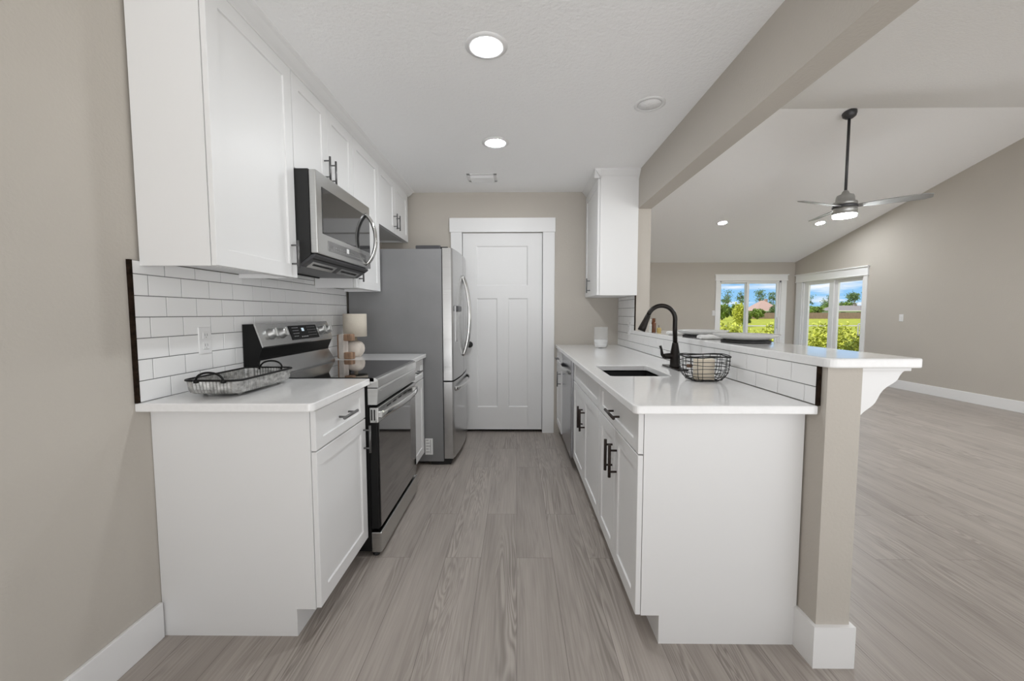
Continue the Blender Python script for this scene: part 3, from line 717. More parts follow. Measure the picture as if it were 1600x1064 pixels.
# ------------------------------------------------------------------ microwave
my0, my1 = 2.008, 2.732
mw = thing('microwave', (-1.16, (my0+my1)/2, 1.49), 'stainless over the range microwave with black window', 'microwave')
MB().prism([(WL+0.012, 1.478), (WL+0.012, 1.932), (-1.006, 1.932), (-1.006, 1.520), (-1.06, 1.478)], 1, my0, my1).build('microwave_body', M['blackm'], mw)
md = MB().box((-1.004, my0, 1.528), (-0.968, my1, 1.930), 0.006).build('microwave_door', M['steelh'], mw)
MB().box((-0.970, my0+0.055, 1.632), (-0.9655, my1-0.012, 1.862), 0.002).build('window', M['micglass'], md)
cpn = MB().box((-0.970, my0+0.11, 1.555), (-0.9660, my1-0.085, 1.607), 0.001).build('control_strip', M['steeld'], md)
mk = MB()
for i in range(16):
    for j in range(2): mk.box((-0.9662, my0+0.14+i*0.026, 1.566+j*0.014), (-0.9655, my0+0.152+i*0.026, 1.571+j*0.014))
mk.build('button_marks', M['marksd'], cpn)
MB().box((-0.9662, 2.345, 1.575), (-0.9650, 2.375, 1.600)).build('clock', M['label'], cpn)
arc = bez((-0.968, my1-0.075, 1.868), (-0.885, my1-0.075, 1.80), (-0.885, my1-0.075, 1.62), (-0.968, my1-0.075, 1.548), 22)
lab(MB().tube(arc, 0.0135, 12, flat=(0.8, 1.3)).build('microwave_handle', M['chrome'], md), 'bowed vertical polished handle')
mb = MB().prism([(-1.33, 1.470), (-1.33, 1.478), (-1.06, 1.478), (-1.005, 1.522), (-0.985, 1.526), (-0.985, 1.516), (-1.06, 1.466)], 1, my0+0.004, my1-0.004)
vt_ = mb.build('bottom_panel', M['fandark'], mw)
def slant(mb, y0, y1, t0, t1, h0, h1):
    """strip on the sloping underside: t 0 front .. 1 back"""
    A_, B_ = Vector((-0.990, 0, 1.5155)), Vector((-1.060, 0, 1.4660)); nn_ = Vector((0.0495, 0, -0.070)).normalized()
    pts = []
    for h_ in (h0, h1):
        for y_, t__ in ((y0, t0), (y1, t0), (y1, t1), (y0, t1)):
            p_ = A_.lerp(B_, t__)+nn_*h_; pts.append((p_.x, y_, p_.z))
    return mb.add(pts, [(0, 3, 2, 1), (4, 5, 6, 7), (0, 1, 5, 4), (1, 2, 6, 5), (2, 3, 7, 6), (3, 0, 4, 7)])
for i in range(2):
    y0 = my0+0.05+i*0.335
    lab(slant(MB(), y0, y0+0.28, 0.42, 0.95, -0.001, 0.003).build('grease_filter', M['steelh'], vt_), 'pale metal filter')
    lab(slant(MB(), y0+0.03, y0+0.25, 0.60, 0.72, 0.003, 0.005).build('filter_grip', M['blackm'], vt_), 'black grip bar')
slant(MB(), my0+0.02, my1-0.02, 0.06, 0.26, -0.001, 0.002).build('vent_slot', M['blackm'], vt_)
MB().box((-1.30, my0+0.05, 1.4625), (-1.288, my1-0.05, 1.470)).build('vent_slot', M['blackm'], vt_)

# ------------------------------------------------------------------ right base run
RX = 0.440
def base_right(y0, y1, label, near=CT, far=CT):
    o = thing('base_cabinet', (0.75, (y0+y1)/2, 0), label, 'cabinet')
    mb = MB(); t_ = 0.018; xa = RX+0.021
    mb.prism([(1.034, 0), (0.528, 0), (0.528, 0.110), (xa, 0.110), (xa, near), (1.034, near)], 1, y0, y0+t_)
    mb.prism([(1.034, 0), (0.528, 0), (0.528, 0.110), (xa, 0.110), (xa, far), (1.034, far)], 1, y1-t_, y1)
    mb.box((0.528, y0+t_, 0), (0.546, y1-t_, 0.110)).box((xa, y0+t_, 0.110), (1.034, y1-t_, 0.128)).box((1.016, y0+t_, 0.128), (1.034, y1-t_, 0.69))
    mb.box((xa, y0+t_, CT-0.03), (xa+t_, y1-t_, CT)).box((xa, y0+t_, 0.128), (xa+t_, y0+t_+0.03, CT-0.03)).box((xa, y1-t_-0.03, 0.128), (xa+t_, y1-t_, CT-0.03))
    mb.build('cabinet_body', M['cab'], o)
    return o
ra1 = base_right(1.455, 2.145, 'white base cabinet with end panel and drawer at near end of right run', far=0.68)
dr = shaker('drawer', -1, RX, 1.457, 2.140, 0.722, 0.876, ra1, 0.060, frz=0.040)
pull(-1, RX, (1.70, 1.862), 0.790, 0, dr, M['darkpull'], False, r=0.0068)
d1 = shaker('door', -1, RX, 1.457, 1.800, 0.112, 0.716, ra1); d2 = shaker('door', -1, RX, 1.804, 2.140, 0.112, 0.716, ra1)
pull(-1, RX, 1.764, 0.510, 0.655, d1, M['darkpull'], r=0.0068); pull(-1, RX, 1.848, 0.510, 0.655, d2, M['darkpull'], r=0.0068)
ra2 = base_right(2.147, 3.125, 'white sink base cabinet with two doors under the black sink', near=0.68)
shaker('false_front', -1, RX, 2.151, 3.120, 0.722, 0.876, ra2, 0.060, frz=0.040)
d1 = shaker('door', -1, RX, 2.151, 2.645, 0.112, 0.716, ra2); d2 = shaker('door', -1, RX, 2.649, 3.120, 0.112, 0.716, ra2)
pull(-1, RX, 2.608, 0.470, 0.615, d1, M['darkpull'], r=0.0068); pull(-1, RX, 2.692, 0.470, 0.615, d2, M['darkpull'], r=0.0068)
ra3 = base_right(3.735, 4.165, 'narrow white base cabinet past the dishwasher at the back wall')
dr = shaker('drawer', -1, RX-0.028, 3.739, 4.160, 0.722, 0.876, ra3, 0.058, frz=0.038)
pull(-1, RX-0.028, (3.88, 4.02), 0.795, 0, dr, M['nickel'], False)
d1 = shaker('door', -1, RX-0.028, 3.739, 4.160, 0.112, 0.716, ra3); pull(-1, RX-0.028, 3.79, 0.55, 0.69, d1, M['nickel'])
# dishwasher
dw = thing('dishwasher', (0.73, 3.43, 0), 'stainless dishwasher built in beside the sink cabinet', 'dishwasher')
MB().box((0.47, 3.130, 0.09), (1.00, 3.730, 0.878)).build('tub', M['blackm'], dw)
MB().box((0.53, 3.132, 0.0), (0.55, 3.728, 0.1)).build('toe_kick', M['blackm'], dw)
dd = MB().box((0.420, 3.132, 0.105), (0.470, 3.728, 0.868), 0.004).build('dishwasher_door', M['dwsteel'], dw)
lab(MB().box((0.422, 3.136, 0.868), (0.468, 3.724, 0.8745)).build('control_strip', M['bronze'], dd), 'dark top control strip')
arc = bez((0.430, 3.16, 0.770), (0.362, 3.24, 0.772), (0.362, 3.62, 0.772), (0.430, 3.70, 0.770), 22)
lab(MB().tube(arc, 0.014, 10, flat=(1.4, 0.7)).build('dishwasher_handle', M['steelh'], dd), 'bowed steel handle')

# ------------------------------------------------------------------ right worktop with sink cutout
SX0, SX1, SY0, SY1 = 0.480, 0.790, 2.062, 2.480
bm = bmesh.new()
x0c, y0c = 0.405, 1.393; rr = 0.024
outer = corner(x0c+rr, y0c+rr, rr, PI, 1.5*PI)+[(1.0315, y0c), (1.0315, YB-0.002), (x0c-0.008, YB-0.002)]
outer += []
hr = 0.02
inner = corner(SX0+hr, SY0+hr, hr, PI, 1.5*PI)+corner(SX1-hr, SY0+hr, hr, 1.5*PI, 2*PI)+corner(SX1-hr, SY1-hr, hr, 0, PI/2)+corner(SX0+hr, SY1-hr, hr, PI/2, PI)
def loop(pts, z_):
    vs = [bm.verts.new((x, y, z_)) for x, y in pts]
    return vs, [bm.edges.new((vs[i], vs[(i+1) % len(vs)])) for i in range(len(vs))]
ov, oe = loop(outer, 0.914); iv, ie = loop(inner, 0.914)
bmesh.ops.triangle_fill(bm, use_beauty=True, edges=oe+ie)
kill = [f_ for f_ in bm.faces if SX0+0.01 < f_.calc_center_median().x < SX1-0.01 and SY0+0.01 < f_.calc_center_median().y < SY1-0.01]
bmesh.ops.delete(bm, geom=kill, context='FACES_ONLY')
ext = bmesh.ops.extrude_face_region(bm, geom=list(bm.faces))
for v in ext['geom']:
    if isinstance(v, bmesh.types.BMVert): v.co.z = CT
bmesh.ops.recalc_face_normals(bm, faces=bm.faces)
bm.normal_update()
ed = [e for e in bm.edges if len(e.link_faces) == 2 and abs(e.verts[0].co.z-e.verts[1].co.z) < 1e-6 and e.calc_face_angle(0) > 0.7]
bmesh.ops.bevel(bm, geom=ed, offset=0.004, segments=3, profile=0.5, affect='EDGES')
bm.verts.index_update()
mb = MB(); mb.add([v.co[:] for v in bm.verts], [[v.index for v in q_.verts] for q_ in bm.faces]); bm.free()
tag(mb.build('countertop', M['quartz']), 'long white quartz worktop holding the black sink, right run', 'countertop')
# sink
mb = MB()
t_ = 0.008; zb = 0.70
a0, a1, b0, b1 = SX0-0.006, SX1+0.006, SY0-0.006, SY1+0.006
mb.box((a0, b0, zb), (a1, b1, zb+t_)).box((a0, b0, zb), (a0+t_, b1, CT)).box((a1-t_, b0, zb), (a1, b1, CT)).box((a0, b0, zb), (a1, b0+t_, CT)).box((a0, b1-t_, zb), (a1, b1, CT))
mb.box((a0-0.015, b0-0.015, CT-0.006), (a0+t_, b1+0.015, CT)).box((a1-t_, b0-0.015, CT-0.006), (a1+0.015, b1+0.015, CT)).box((a0, b0-0.015, CT-0.006), (a1, b0+t_, CT)).box((a0, b1-t_, CT-0.006), (a1, b1+0.015, CT))
sk = mb.build('kitchen_sink', M['sink']); tag(sk, 'black undermount sink set in the right hand worktop', 'sink')
MB().lathe([(0.0, 0), (0.045, 0), (0.045, 0.004), (0.036, 0.004), (0.030, 0.001), (0, 0.001)], ((a0+a1)/2, (b0+b1)/2, zb+t_), 24).build('drain', M['steeld'], sk)
# faucet
fxx, fyy = 0.915, 2.36
fa = thing('faucet', (fxx, fyy, 0.914), 'tall dark bronze pull down kitchen faucet behind the sink', 'faucet')
mb = MB().box((fxx-0.03, fyy-0.125, 0.914), (fxx+0.03, fyy+0.125, 0.922), 0.004); mb.build('base_plate', M['bronze'], fa)
MB().lathe([(0.031, 0), (0.031, 0.008), (0.027, 0.012), (0.026, 0.05), (0.026, 0.082), (0.022, 0.105), (0.0165, 0.138), (0.0155, 0.142)], (fxx, fyy, 0.921), 24).build('faucet_body', M['bronze'], fa)
R_ = 0.079; cxx = fxx-0.004-R_; zc_ = 1.196
pts = [(fxx-0.001, fyy, 1.058), (fxx-0.004, fyy, 1.15)]+[(cxx+R_*math.cos(a), fyy, zc_+R_*math.sin(a)) for a in [PI*i/22*0.89 for i in range(23)]]
e1 = Vector(pts[-1]); dirv = (e1-Vector(pts[-2])).normalized()
lab(MB().tube(pts, 0.0128, 14).build('spout', M['bronze'], fa), 'gooseneck spout')
lst = [e1+dirv*t__ for t__ in (0.0, 0.004, 0.03, 0.075, 0.098, 0.100)]
lab(MB().tube(lst, [0.0128, 0.0145, 0.016, 0.021, 0.0225, 0.018], 16).build('spray_head', M['bronze'], fa), 'flared pull down spray head')
mb = MB().tube([(fxx, fyy, 0.985), (fxx-0.04, fyy, 0.985), (fxx-0.064, fyy, 0.984)], [0.019, 0.0175, 0.015], 14)
mb.tube([(fxx-0.062, fyy, 0.980), (fxx-0.074, fyy, 0.995), (fxx-0.079, fyy, 1.025), (fxx-0.086, fyy, 1.045)], [0.011, 0.009, 0.0065, 0.0075], 10)
mb.build('lever', M['bronze'], fa)

# ------------------------------------------------------------------ bar top and corbel
bx0, bx1, by0, by1 = 1.027, 1.338, 1.345, PY-0.001
pts = corner(bx0+0.035, by0+0.035, 0.035, PI, 1.5*PI)+corner(bx1-0.015, by0+0.015, 0.015, 1.5*PI, 2*PI)+[(bx1, by1), (bx0, by1)]
slab(pts, HZ, 1.082, 'bar_top', 'raised white quartz bar top with plates on the half wall', 'bar top', rnd=0.005)
cpts = [(XP1, HZ), (1.335-0.02, HZ), (1.335-0.02, HZ-0.012), (1.305, HZ-0.018), (1.296, HZ-0.030)]+bez((1.296, HZ-0.030), (1.285, HZ-0.066), (1.245, HZ-0.055), (1.225, HZ-0.110), 8)[1:]+bez((1.225, HZ-0.110), (1.215, HZ-0.138), (1.19, HZ-0.142), (1.172, HZ-0.165), 6)[1:]+[(XP1, HZ-0.165)]
mb = MB().prism(cpts, 1, 1.385, 1.435).box((XP1, 1.372, HZ-0.013), (1.322, 1.448, HZ), 0.002)
tag(mb.build('corbel', M['trim']), 'white scrolled corbel bracket under the near end of bar top', 'corbel')
tag(MB().prism(cpts, 1, 2.66, 2.71).box((XP1, 2.647, HZ-0.013), (1.322, 2.723, HZ), 0.002).build('corbel', M['trim']), 'white scrolled corbel bracket under the middle of bar top', 'corbel')

# ------------------------------------------------------------------ right wall cabinet
wx = 0.715; wy0 = 3.555
wc = thing('wall_cabinet', ((wx+XP0)/2, 3.86, 1.385), 'white wall cabinet with crown on the right beside the back wall', 'cabinet')
MB().box((wx, wy0, 1.388), (XP0-0.001, YB-0.002, 2.385)).build('cabinet_body', M['cab'], wc)
dd = shaker('door', -1, wx-0.021, wy0+0.004, YB-0.012, 1.390, 2.372, wc, 0.060)
pull(-1, wx-0.021, 3.89, 1.425, 1.560, dd, M['nickel'])
prof = [(0.0, 2.376), (0.006, 2.376), (0.008, 2.384), (0.024, 2.398), (0.040, 2.420), (0.052, 2.432), (0.055, CZ), (0.0, CZ)]
mb = MB().prism([(wx-0.005-d_, z_) for d_, z_ in prof], 1, wy0-0.05, YB-0.002)
mb.prism([(wy0+0.002-d_, z_) for d_, z_ in prof], 0, wx-0.055, XP0)
mb.box((wx, wy0, 2.376), (XP0, YB-0.002, CZ-0.001))
struct(mb, 'trim_right_crown', M['cab'])

# ------------------------------------------------------------------ ceiling fittings
def downlight(c, nrm, label, r=0.068, group=None, glow='lampglow'):
    o = thing('recessed_light', c, label, 'ceiling light', group)
    qn = Vector(nrm).to_track_quat('Z', 'Y').to_matrix().to_4x4(); T = Matrix.Translation(c) @ qn
    MB().lathe([(r, 0.001), (r, 0.007), (r+0.012, 0.008), (r+0.028, 0.003), (r+0.028, 0.0)], (0, 0, 0), 40).xf(T).build('trim_ring', M['plastic'], o)
    MB().lathe([(0.0, 0.004), (r*0.6, 0.0045), (r*0.995, 0.003), (r*0.995, 0.0005), (0, 0.0005)], (0, 0, 0), 40).xf(T).build('lens', M[glow], o)
    return o
downlight((-0.135, 1.930, CZ), (0, 0, -1), 'lit round recessed light nearest the camera in kitchen ceiling')
downlight((-0.148, 2.975, CZ), (0, 0, -1), 'lit round recessed light farther back, before the ceiling vent', glow='lampglow3')
nv = (0, -SL, -1)
downlight((3.655, 7.407, vz(7.407)), nv, 'lit recessed light on sloped ceiling, left of the fan', glow='lampglow2')
downlight((5.390, 7.432, vz(7.432)), nv, 'lit recessed light on sloped ceiling, right below the fan', glow='lampglow2')
nv2 = (0, SL, -1)  # two unseen lamps added out of view to brighten the room
downlight((3.655, 2.07, vz(2.07)), nv2, 'added fill light on the near slope of vaulted ceiling, left one', glow='lampglow2')
downlight((5.390, 2.07, vz(2.07)), nv2, 'added fill light on the near slope of vaulted ceiling, right one', glow='lampglow2')
sp_ = thing('ceiling_speaker', (0.772, 2.458, CZ), 'unlit flat white round ceiling speaker near the beam', 'ceiling speaker')
MB().lathe([(0.066, 0), (0.066, -0.005), (0.078, -0.007), (0.088, -0.003), (0.088, 0)], (0.772, 2.458, CZ), 40).build('speaker_ring', M['plastic'], sp_)
MB().lathe([(0, -0.004), (0.066, -0.004), (0.066, 0), (0, 0)], (0.772, 2.458, CZ), 40).build('grille', M['ceil'], sp_)
ve = thing('ceiling_vent', (-0.302, 3.715, CZ), 'white ceiling air vent near the back wall', 'vent')
vx0, vx1, vy0, vy1 = -0.432, -0.172, 3.615, 3.820
MB().box((vx0, vy0, CZ-0.006), (vx1, vy0+0.028, CZ), 0.002).box((vx0, vy1-0.028, CZ-0.006), (vx1, vy1, CZ), 0.002).box((vx0, vy0, CZ-0.006), (vx0+0.028, vy1, CZ), 0.002).box((vx1-0.028, vy0, CZ-0.006), (vx1, vy1, CZ), 0.002).build('vent_frame', M['plastic'], ve)
mb = MB()
for i in range(6):
    y_ = vy0+0.034+i*0.0245
    mb.add([(vx0+0.028, y_, CZ-0.001), (vx1-0.028, y_, CZ-0.001), (vx1-0.028, y_+0.016, CZ-0.022), (vx0+0.028, y_+0.016, CZ-0.022),
            (vx0+0.028, y_+0.002, CZ-0.001), (vx1-0.028, y_+0.002, CZ-0.001), (vx1-0.028, y_+0.018, CZ-0.022), (vx0+0.028, y_+0.018, CZ-0.022)],
           [(0, 1, 2, 3), (7, 6, 5, 4), (0, 4, 5, 1), (3, 2, 6, 7), (0, 3, 7, 4), (1, 5, 6, 2)])
mb.build('louvers', M['plastic'], ve)

# ------------------------------------------------------------------ ceiling fan
FX, FY = 3.752, 4.80
fn = thing('ceiling_fan', (FX, FY, vz(FY)), 'grey ceiling fan with light on a long rod from vaulted ridge', 'ceiling fan')
zt_ = vz(FY)
MB().lathe([(0.068, 0.02), (0.070, -0.012), (0.062, -0.045), (0.036, -0.066), (0.018, -0.072)], (FX, FY, zt_), 28).build('canopy', M['fandark'], fn)
MB().tube([(FX, FY, zt_-0.06), (FX, FY, 2.56)], 0.0145, 12).build('down_rod', M['fandark'], fn)
MB().lathe([(0.018, 2.625), (0.030, 2.610), (0.040, 2.585), (0.078, 2.57), (0.088, 2.545), (0.092, 2.50), (0.112, 2.492), (0.116, 2.480), (0.116, 2.455)], (FX, FY, 0), 36).build('motor_housing', M['fanmetal'], fn)
MB().lathe([(0.119, 2.455), (0.121, 2.450), (0.121, 2.432), (0.117, 2.428)], (FX, FY, 0), 36).build('blade_ring', M['fandark'], fn)
MB().lathe([(0.115, 2.428), (0.117, 2.40), (0.117, 2.352)], (FX, FY, 0), 36).build('light_kit', M['fanmetal'], fn)
MB().lathe([(0.110, 2.356), (0.112, 2.338), (0.106, 2.324), (0.06, 2.318), (0, 2.317)], (FX, FY, 0), 36).build('lens', M['fanglow'], fn)
for a in (math.radians(-40), math.radians(80), math.radians(200)):
    mb = MB(); n = 10; top = []
    for i in range(n+1):
        t__ = i/n; rad = 0.11+0.60*t__
        wd = 0.035+0.030*math.sin(min(1, t__*1.4)*PI/2)
        if i == n: wd *= 0.6
        tw = math.radians(-13)
        for s_ in (-1, 1):
            for h_ in (0.004, -0.004):
                top.append((rad, s_*wd*math.cos(tw), 2.442+s_*wd*math.sin(tw)+h_))
    fs = []
    for i in range(n):
        o_ = i*4; p_ = o_+4
        fs += [(o_, p_, p_+2, o_+2), (o_+1, o_+3, p_+3, p_+1), (o_, o_+1, p_+1, p_), (o_+2, p_+2, p_+3, o_+3)]
    fs += [(0, 2, 3, 1), (n*4, n*4+1, n*4+3, n*4+2)]
    mb.add(top, fs, False)
    mb.xf(Matrix.Translation((FX, FY, 0)) @ Matrix.Rotation(a, 4, 'Z')).build('blade', M['blade'], fn)

# ------------------------------------------------------------------ things on the left worktops
tr_ = thing('serving_tray', (-1.165, 1.715, 0.914), 'ribbed grey metal tray with black rim on near left worktop', 'tray')
TXc, TYc, tw_, tl_ = -1.160, 1.712, 0.108, 0.190
def rrect(hw, hl, r_, n=8, ribs=False, amp=0.0):
    pts = []
    for (cx_, cy__, a0_) in ((hw-r_, hl-r_, 0), (-hw+r_, hl-r_, PI/2), (-hw+r_, -hl+r_, PI), (hw-r_, -hl+r_, 1.5*PI)):
        for i in range(n+1):
            a_ = a0_+PI/2*i/n; pts.append((cx_+r_*math.cos(a_), cy__+r_*math.sin(a_)))
    out = []
    for i in range(len(pts)):
        p, q_ = pts[i], pts[(i+1) % len(pts)]; L_ = math.hypot(q_[0]-p[0], q_[1]-p[1]); m_ = max(1, round(L_/(0.0065 if ribs else 0.012)))
        for j in range(m_): out.append((p[0]+(q_[0]-p[0])*j/m_, p[1]+(q_[1]-p[1])*j/m_))
    if ribs:
        out = [(x*(1+(amp if (i//1) % 2 else 0)/max(0.05, abs(x)+abs(y))), y*(1+(amp if (i//1) % 2 else 0)/max(0.05, abs(x)+abs(y)))) for i, (x, y) in enumerate(out)]
    return out
tilt = Matrix.Translation((TXc, TYc, 0)) @ Matrix.Rotation(math.radians(0), 4, 'Z')
base_r = rrect(tw_, tl_, 0.035, 6, True, 0.0042); n_ = len(base_r)
vs = []; fs = []
lv = [(0.86, 0.926), (0.93, 0.931), (0.97, 0.945), (1.0, 0.978), (0.975, 0.978), (0.945, 0.947), (0.90, 0.934), (0.84, 0.931)]
for sc_, zz in lv: vs += [(x*sc_, y*(1-(1-sc_)*0.62), zz) for x, y in base_r]
for i in range(len(lv)-1):
    for k_ in range(n_):
        l_ = (k_+1) % n_; fs.append((i*n_+k_, i*n_+l_, (i+1)*n_+l_, (i+1)*n_+k_))
fs += [list(range(n_))[::-1], [(len(lv)-1)*n_+k_ for k_ in range(n_)]]
MB().add(vs, fs, False).xf(tilt).build('dish', M['galv'], tr_)
rim = rrect(tw_+0.003, tl_+0.003, 0.037, 6)
MB().tube([(x, y, 0.980) for x, y in rim], 0.0042, 8, closed=True, flat=(1.0, 1.3)).xf(tilt).build('rim', M['black'], tr_)
for s_ in (-1, 1):
    yb_ = s_*(tl_+0.004)
    arc = bez((-0.052, yb_, 0.978), (-0.052, yb_+s_*0.004, 1.022), (0.052, yb_+s_*0.004, 1.022), (0.052, yb_, 0.978), 16)
    mb = MB().tube(arc, 0.0042, 8).lathe([(0, -0.007), (0.009, -0.006), (0.009, 0.006), (0, 0.007)], (-0.052, yb_, 0.977), 10).lathe([(0, -0.007), (0.009, -0.006), (0.009, 0.006), (0, 0.007)], (0.052, yb_, 0.977), 10)
    mb.xf(tilt).build('tray_handle', M['black'], tr_)
for sx_ in (-1, 1):
    for sy_ in (-1, 1):
        MB().lathe([(0.004, 0), (0.009, 0.003), (0.009, 0.008), (0.005, 0.013)], (sx_*0.068, sy_*0.13, 0.914), 12).xf(tilt).build('foot', M['galv'], tr_)

LXc, LYc = -1.205, 3.035
lp = thing('table_lamp', (LXc, LYc, 0.914), 'small lamp with cream drum shade and round whitewashed base', 'lamp')
MB().lathe([(0.0, 0.0), (0.036, 0.0), (0.050, 0.012), (0.063, 0.035), (0.067, 0.060), (0.062, 0.085), (0.048, 0.106), (0.026, 0.118), (0.014, 0.121), (0.0, 0.121)], (LXc, LYc, 0.914), 32).build('lamp_base', M['lampbase'], lp)
MB().lathe([(0.013, 0.118), (0.015, 0.128), (0.012, 0.138), (0.012, 0.17), (0, 0.17)], (LXc, LYc, 0.914), 20).build('neck', M['twine'], lp)
MB().lathe([(0.0835, 0.150), (0.0835, 0.318), (0.0815, 0.318), (0.0815, 0.150), (0.0835, 0.150)], (LXc, LYc, 0.914), 48).build('lamp_shade', M['shade'], lp)
MB().tube([(LXc-0.081, LYc, 1.205), (LXc+0.081, LYc, 1.205)], 0.002, 6).tube([(LXc, LYc-0.081, 1.205), (LXc, LYc+0.081, 1.205)], 0.002, 6).tube([(LXc, LYc, 1.08), (LXc, LYc, 1.21)], 0.004, 6).build('shade_frame', M['nickel'], lp)

wl_ = thing('wooden_bracket', (-1.215, 2.86, 0.914), 'c shaped wooden block, brown and limewashed, in front of the lamp', 'ornament')
Tw = Matrix.Translation((-1.233, 2.845, 0.914)) @ Matrix.Rotation(math.radians(-14), 4, 'Z')
def rbox(x0, x1, y0, y1, z0, z1, r_=0.02):
    pts = corner(x0+r_, z1-r_, r_, PI, PI/2, 6)+[(x1, z1), (x1, z0)]+corner(x0+r_, z0+r_, r_, -PI/2, -PI, 6)
    return MB().prism(pts, 1, y0, y1)
lab(rbox(-0.018, 0.019, 0.0, 0.055, 0.0, 0.176, 0.018).xf(Tw).build('stem', M['woodwhite'], wl_), 'limewashed upright')
lab(rbox(-0.031, -0.0185, 0.003, 0.060, 0.004, 0.172, 0.006).xf(Tw).build('bark_edge', M['woodbrown'], wl_), 'brown outer edge')
lab(MB().box((0.019, 0.002, 0.128), (0.078, 0.053, 0.176), 0.006).xf(Tw).build('arm', M['woodbrown'], wl_), 'brown upper arm')
lab(MB().box((0.019, 0.002, 0.0), (0.078, 0.053, 0.048), 0.006).xf(Tw).build('arm', M['woodbrown'], wl_), 'brown lower arm')

# ------------------------------------------------------------------ things on the right worktop and bar
BXc, BYc = 0.888, 1.935
def hexring(hw, hl, z_, ph=0.0, n=40):
    out = []
    for i in range(n):
        a = 2*PI*i/n; c, s_ = math.cos(a), math.sin(a); e_ = 0.62
        x = hw*math.copysign(abs(c)**e_, c); y = hl*math.copysign(abs(s_)**e_, s_)
        out.append((BXc+x, BYc+y, z_+0.0022*math.sin(3*a+ph)+0.001*math.sin(7*a+2*ph)))
    return out
prof_b = [(0.058, 0.9175), (0.076, 0.924), (0.090, 0.940), (0.098, 0.956), (0.102, 0.974), (0.104, 0.992), (0.105, 1.010), (0.1055, 1.030)]
def bw_at(z_):
    for (a, za), (b, zb_) in zip(prof_b[:-1], prof_b[1:]):
        if za <= z_ <= zb_: return a+(b-a)*(z_-za)/(zb_-za)
    return prof_b[-1][0]
mb = MB()
for i, (r_, z_) in enumerate(prof_b):
    mb.tube(hexring(r_, r_*0.82, z_, i*1.7), 0.0030 if i in (0, len(prof_b)-1) else 0.0014, 6, closed=True)
mb.tube(hexring(0.1062, 0.1062*0.82, 1.0335, 0.4), 0.0022, 6, closed=True)
nv_ = 18
for kk in range(nv_):
    a = 2*PI*kk/nv_+0.07*math.sin(kk*2.3); c, s_ = math.cos(a), math.sin(a); e_ = 0.62
    pts = []
    for r_, z_ in prof_b:
        pts.append((BXc+r_*math.copysign(abs(c)**e_, c), BYc+0.82*r_*math.copysign(abs(s_)**e_, s_), z_))
    mb.tube(pts, 0.0014, 6)
for kk in range(6):
    x = -0.05+0.02*kk; mb.tube([(BXc+x, BYc-0.045, 0.9175), (BXc+x, BYc+0.045, 0.9175)], 0.0014, 6)
bk = mb.build('wire_basket', M['blackm']); tag(bk, 'black wire basket holding a candle beside the faucet', 'basket')
lab(MB().box((BXc-0.104, BYc-0.058, 0.982), (BXc-0.078, BYc-0.052, 0.998), 0.002).xf(Matrix.Identity(4)).build('basket_tag', M['tagwood'], bk), 'small brown tag')
cd = MB().lathe([(0.0, 0.0), (0.045, 0.0), (0.0465, 0.003), (0.0465, 0.094), (0.043, 0.099), (0.010, 0.096), (0, 0.096)], (BXc, BYc, 0.9182), 36).build('pillar_candle', M['candle'])
tag(cd, 'thick cream pillar candle inside the wire basket', 'candle')
MB().tube([(BXc, BYc, 1.012), (BXc+0.001, BYc, 1.022)], 0.0012, 6).build('wick', M['blackm'], cd)

JX, JY = 0.782, 3.79
jr = thing('glass_candle_holder', (JX, JY, 0.914), 'clear glass cylinder holder with white lower half by the back wall', 'candle holder')
MB().lathe([(0.0, 0.006), (0.050, 0.006), (0.053, 0.010), (0.0605, 0.05), (0.0605, 0.075), (0, 0.075)], (JX, JY, 0.914), 32).build('white_filling', M['frost'], jr)
MB().lathe([(0.048, 0.0), (0.056, 0.004), (0.0635, 0.045), (0.0640, 0.192), (0.0615, 0.192), (0.0610, 0.05), (0.050, 0.004)], (JX, JY, 0.914), 40).build('glass_cylinder', M['clear'], jr)

def place_setting(x, y, label, lab2, lab3):
    ch = MB().lathe([(0.0, 0.0), (0.112, 0.0), (0.116, 0.005), (0.112, 0.012), (0.0, 0.012)], (x, y, 1.0825), 40).build('charger_plate', M['charger'])
    tag(ch, lab2, 'charger', 'charger plates on the bar')
    pl = MB().lathe([(0.0, 0.0), (0.085, 0.0), (0.105, 0.005), (0.136, 0.016), (0.153, 0.026), (0.155, 0.029), (0.152, 0.030), (0.132, 0.020), (0.105, 0.010), (0.0, 0.007)], (x, y, 1.0948), 48).build('dinner_plate', M['plate'])
    tag(pl, label, 'plate', 'plates on the bar')
place_setting(1.180, 2.115, 'pale grey plate on the bar, the nearer of two', 'dark round charger under the nearer grey plate', '')
place_setting(1.175, 2.600, 'pale grey plate on the bar, the farther one behind the faucet', 'dark round charger under the farther grey plate', '')
def napkin(x0, x1, y, label):
    mb = MB(); n = 9
    for k_ in range(3):
        pts = [(x0+(x1-x0)*i/n, y-0.018+0.018*k_+0.003*math.sin(i*1.3+k_), 1.0945+0.004*k_*(2-k_)+0.0015*math.sin(i*2.1+k_)) for i in range(n+1)]
        mb.tube(pts, [0.009]+[0.0115]*(n-1)+[0.009], 10, flat=(0.95, 1.25))
    o = mb.build('napkin', M['napkin']); tag(o, label, 'napkin', 'rolled napkins on the bar'); 
    xm = (x0+x1)/2
    MB().lathe([(0.0245, -0.012), (0.0265, -0.010), (0.0265, 0.010), (0.0245, 0.012)], (xm, y, 1.1095), 20, 'x').build('napkin_ring', M['nickel'], o) if False else None
napkin(1.050, 1.215, 2.362, 'rolled white napkin on the bar between the two plates')
napkin(1.050, 1.205, 2.850, 'rolled white napkin on the bar beyond the farther plate')
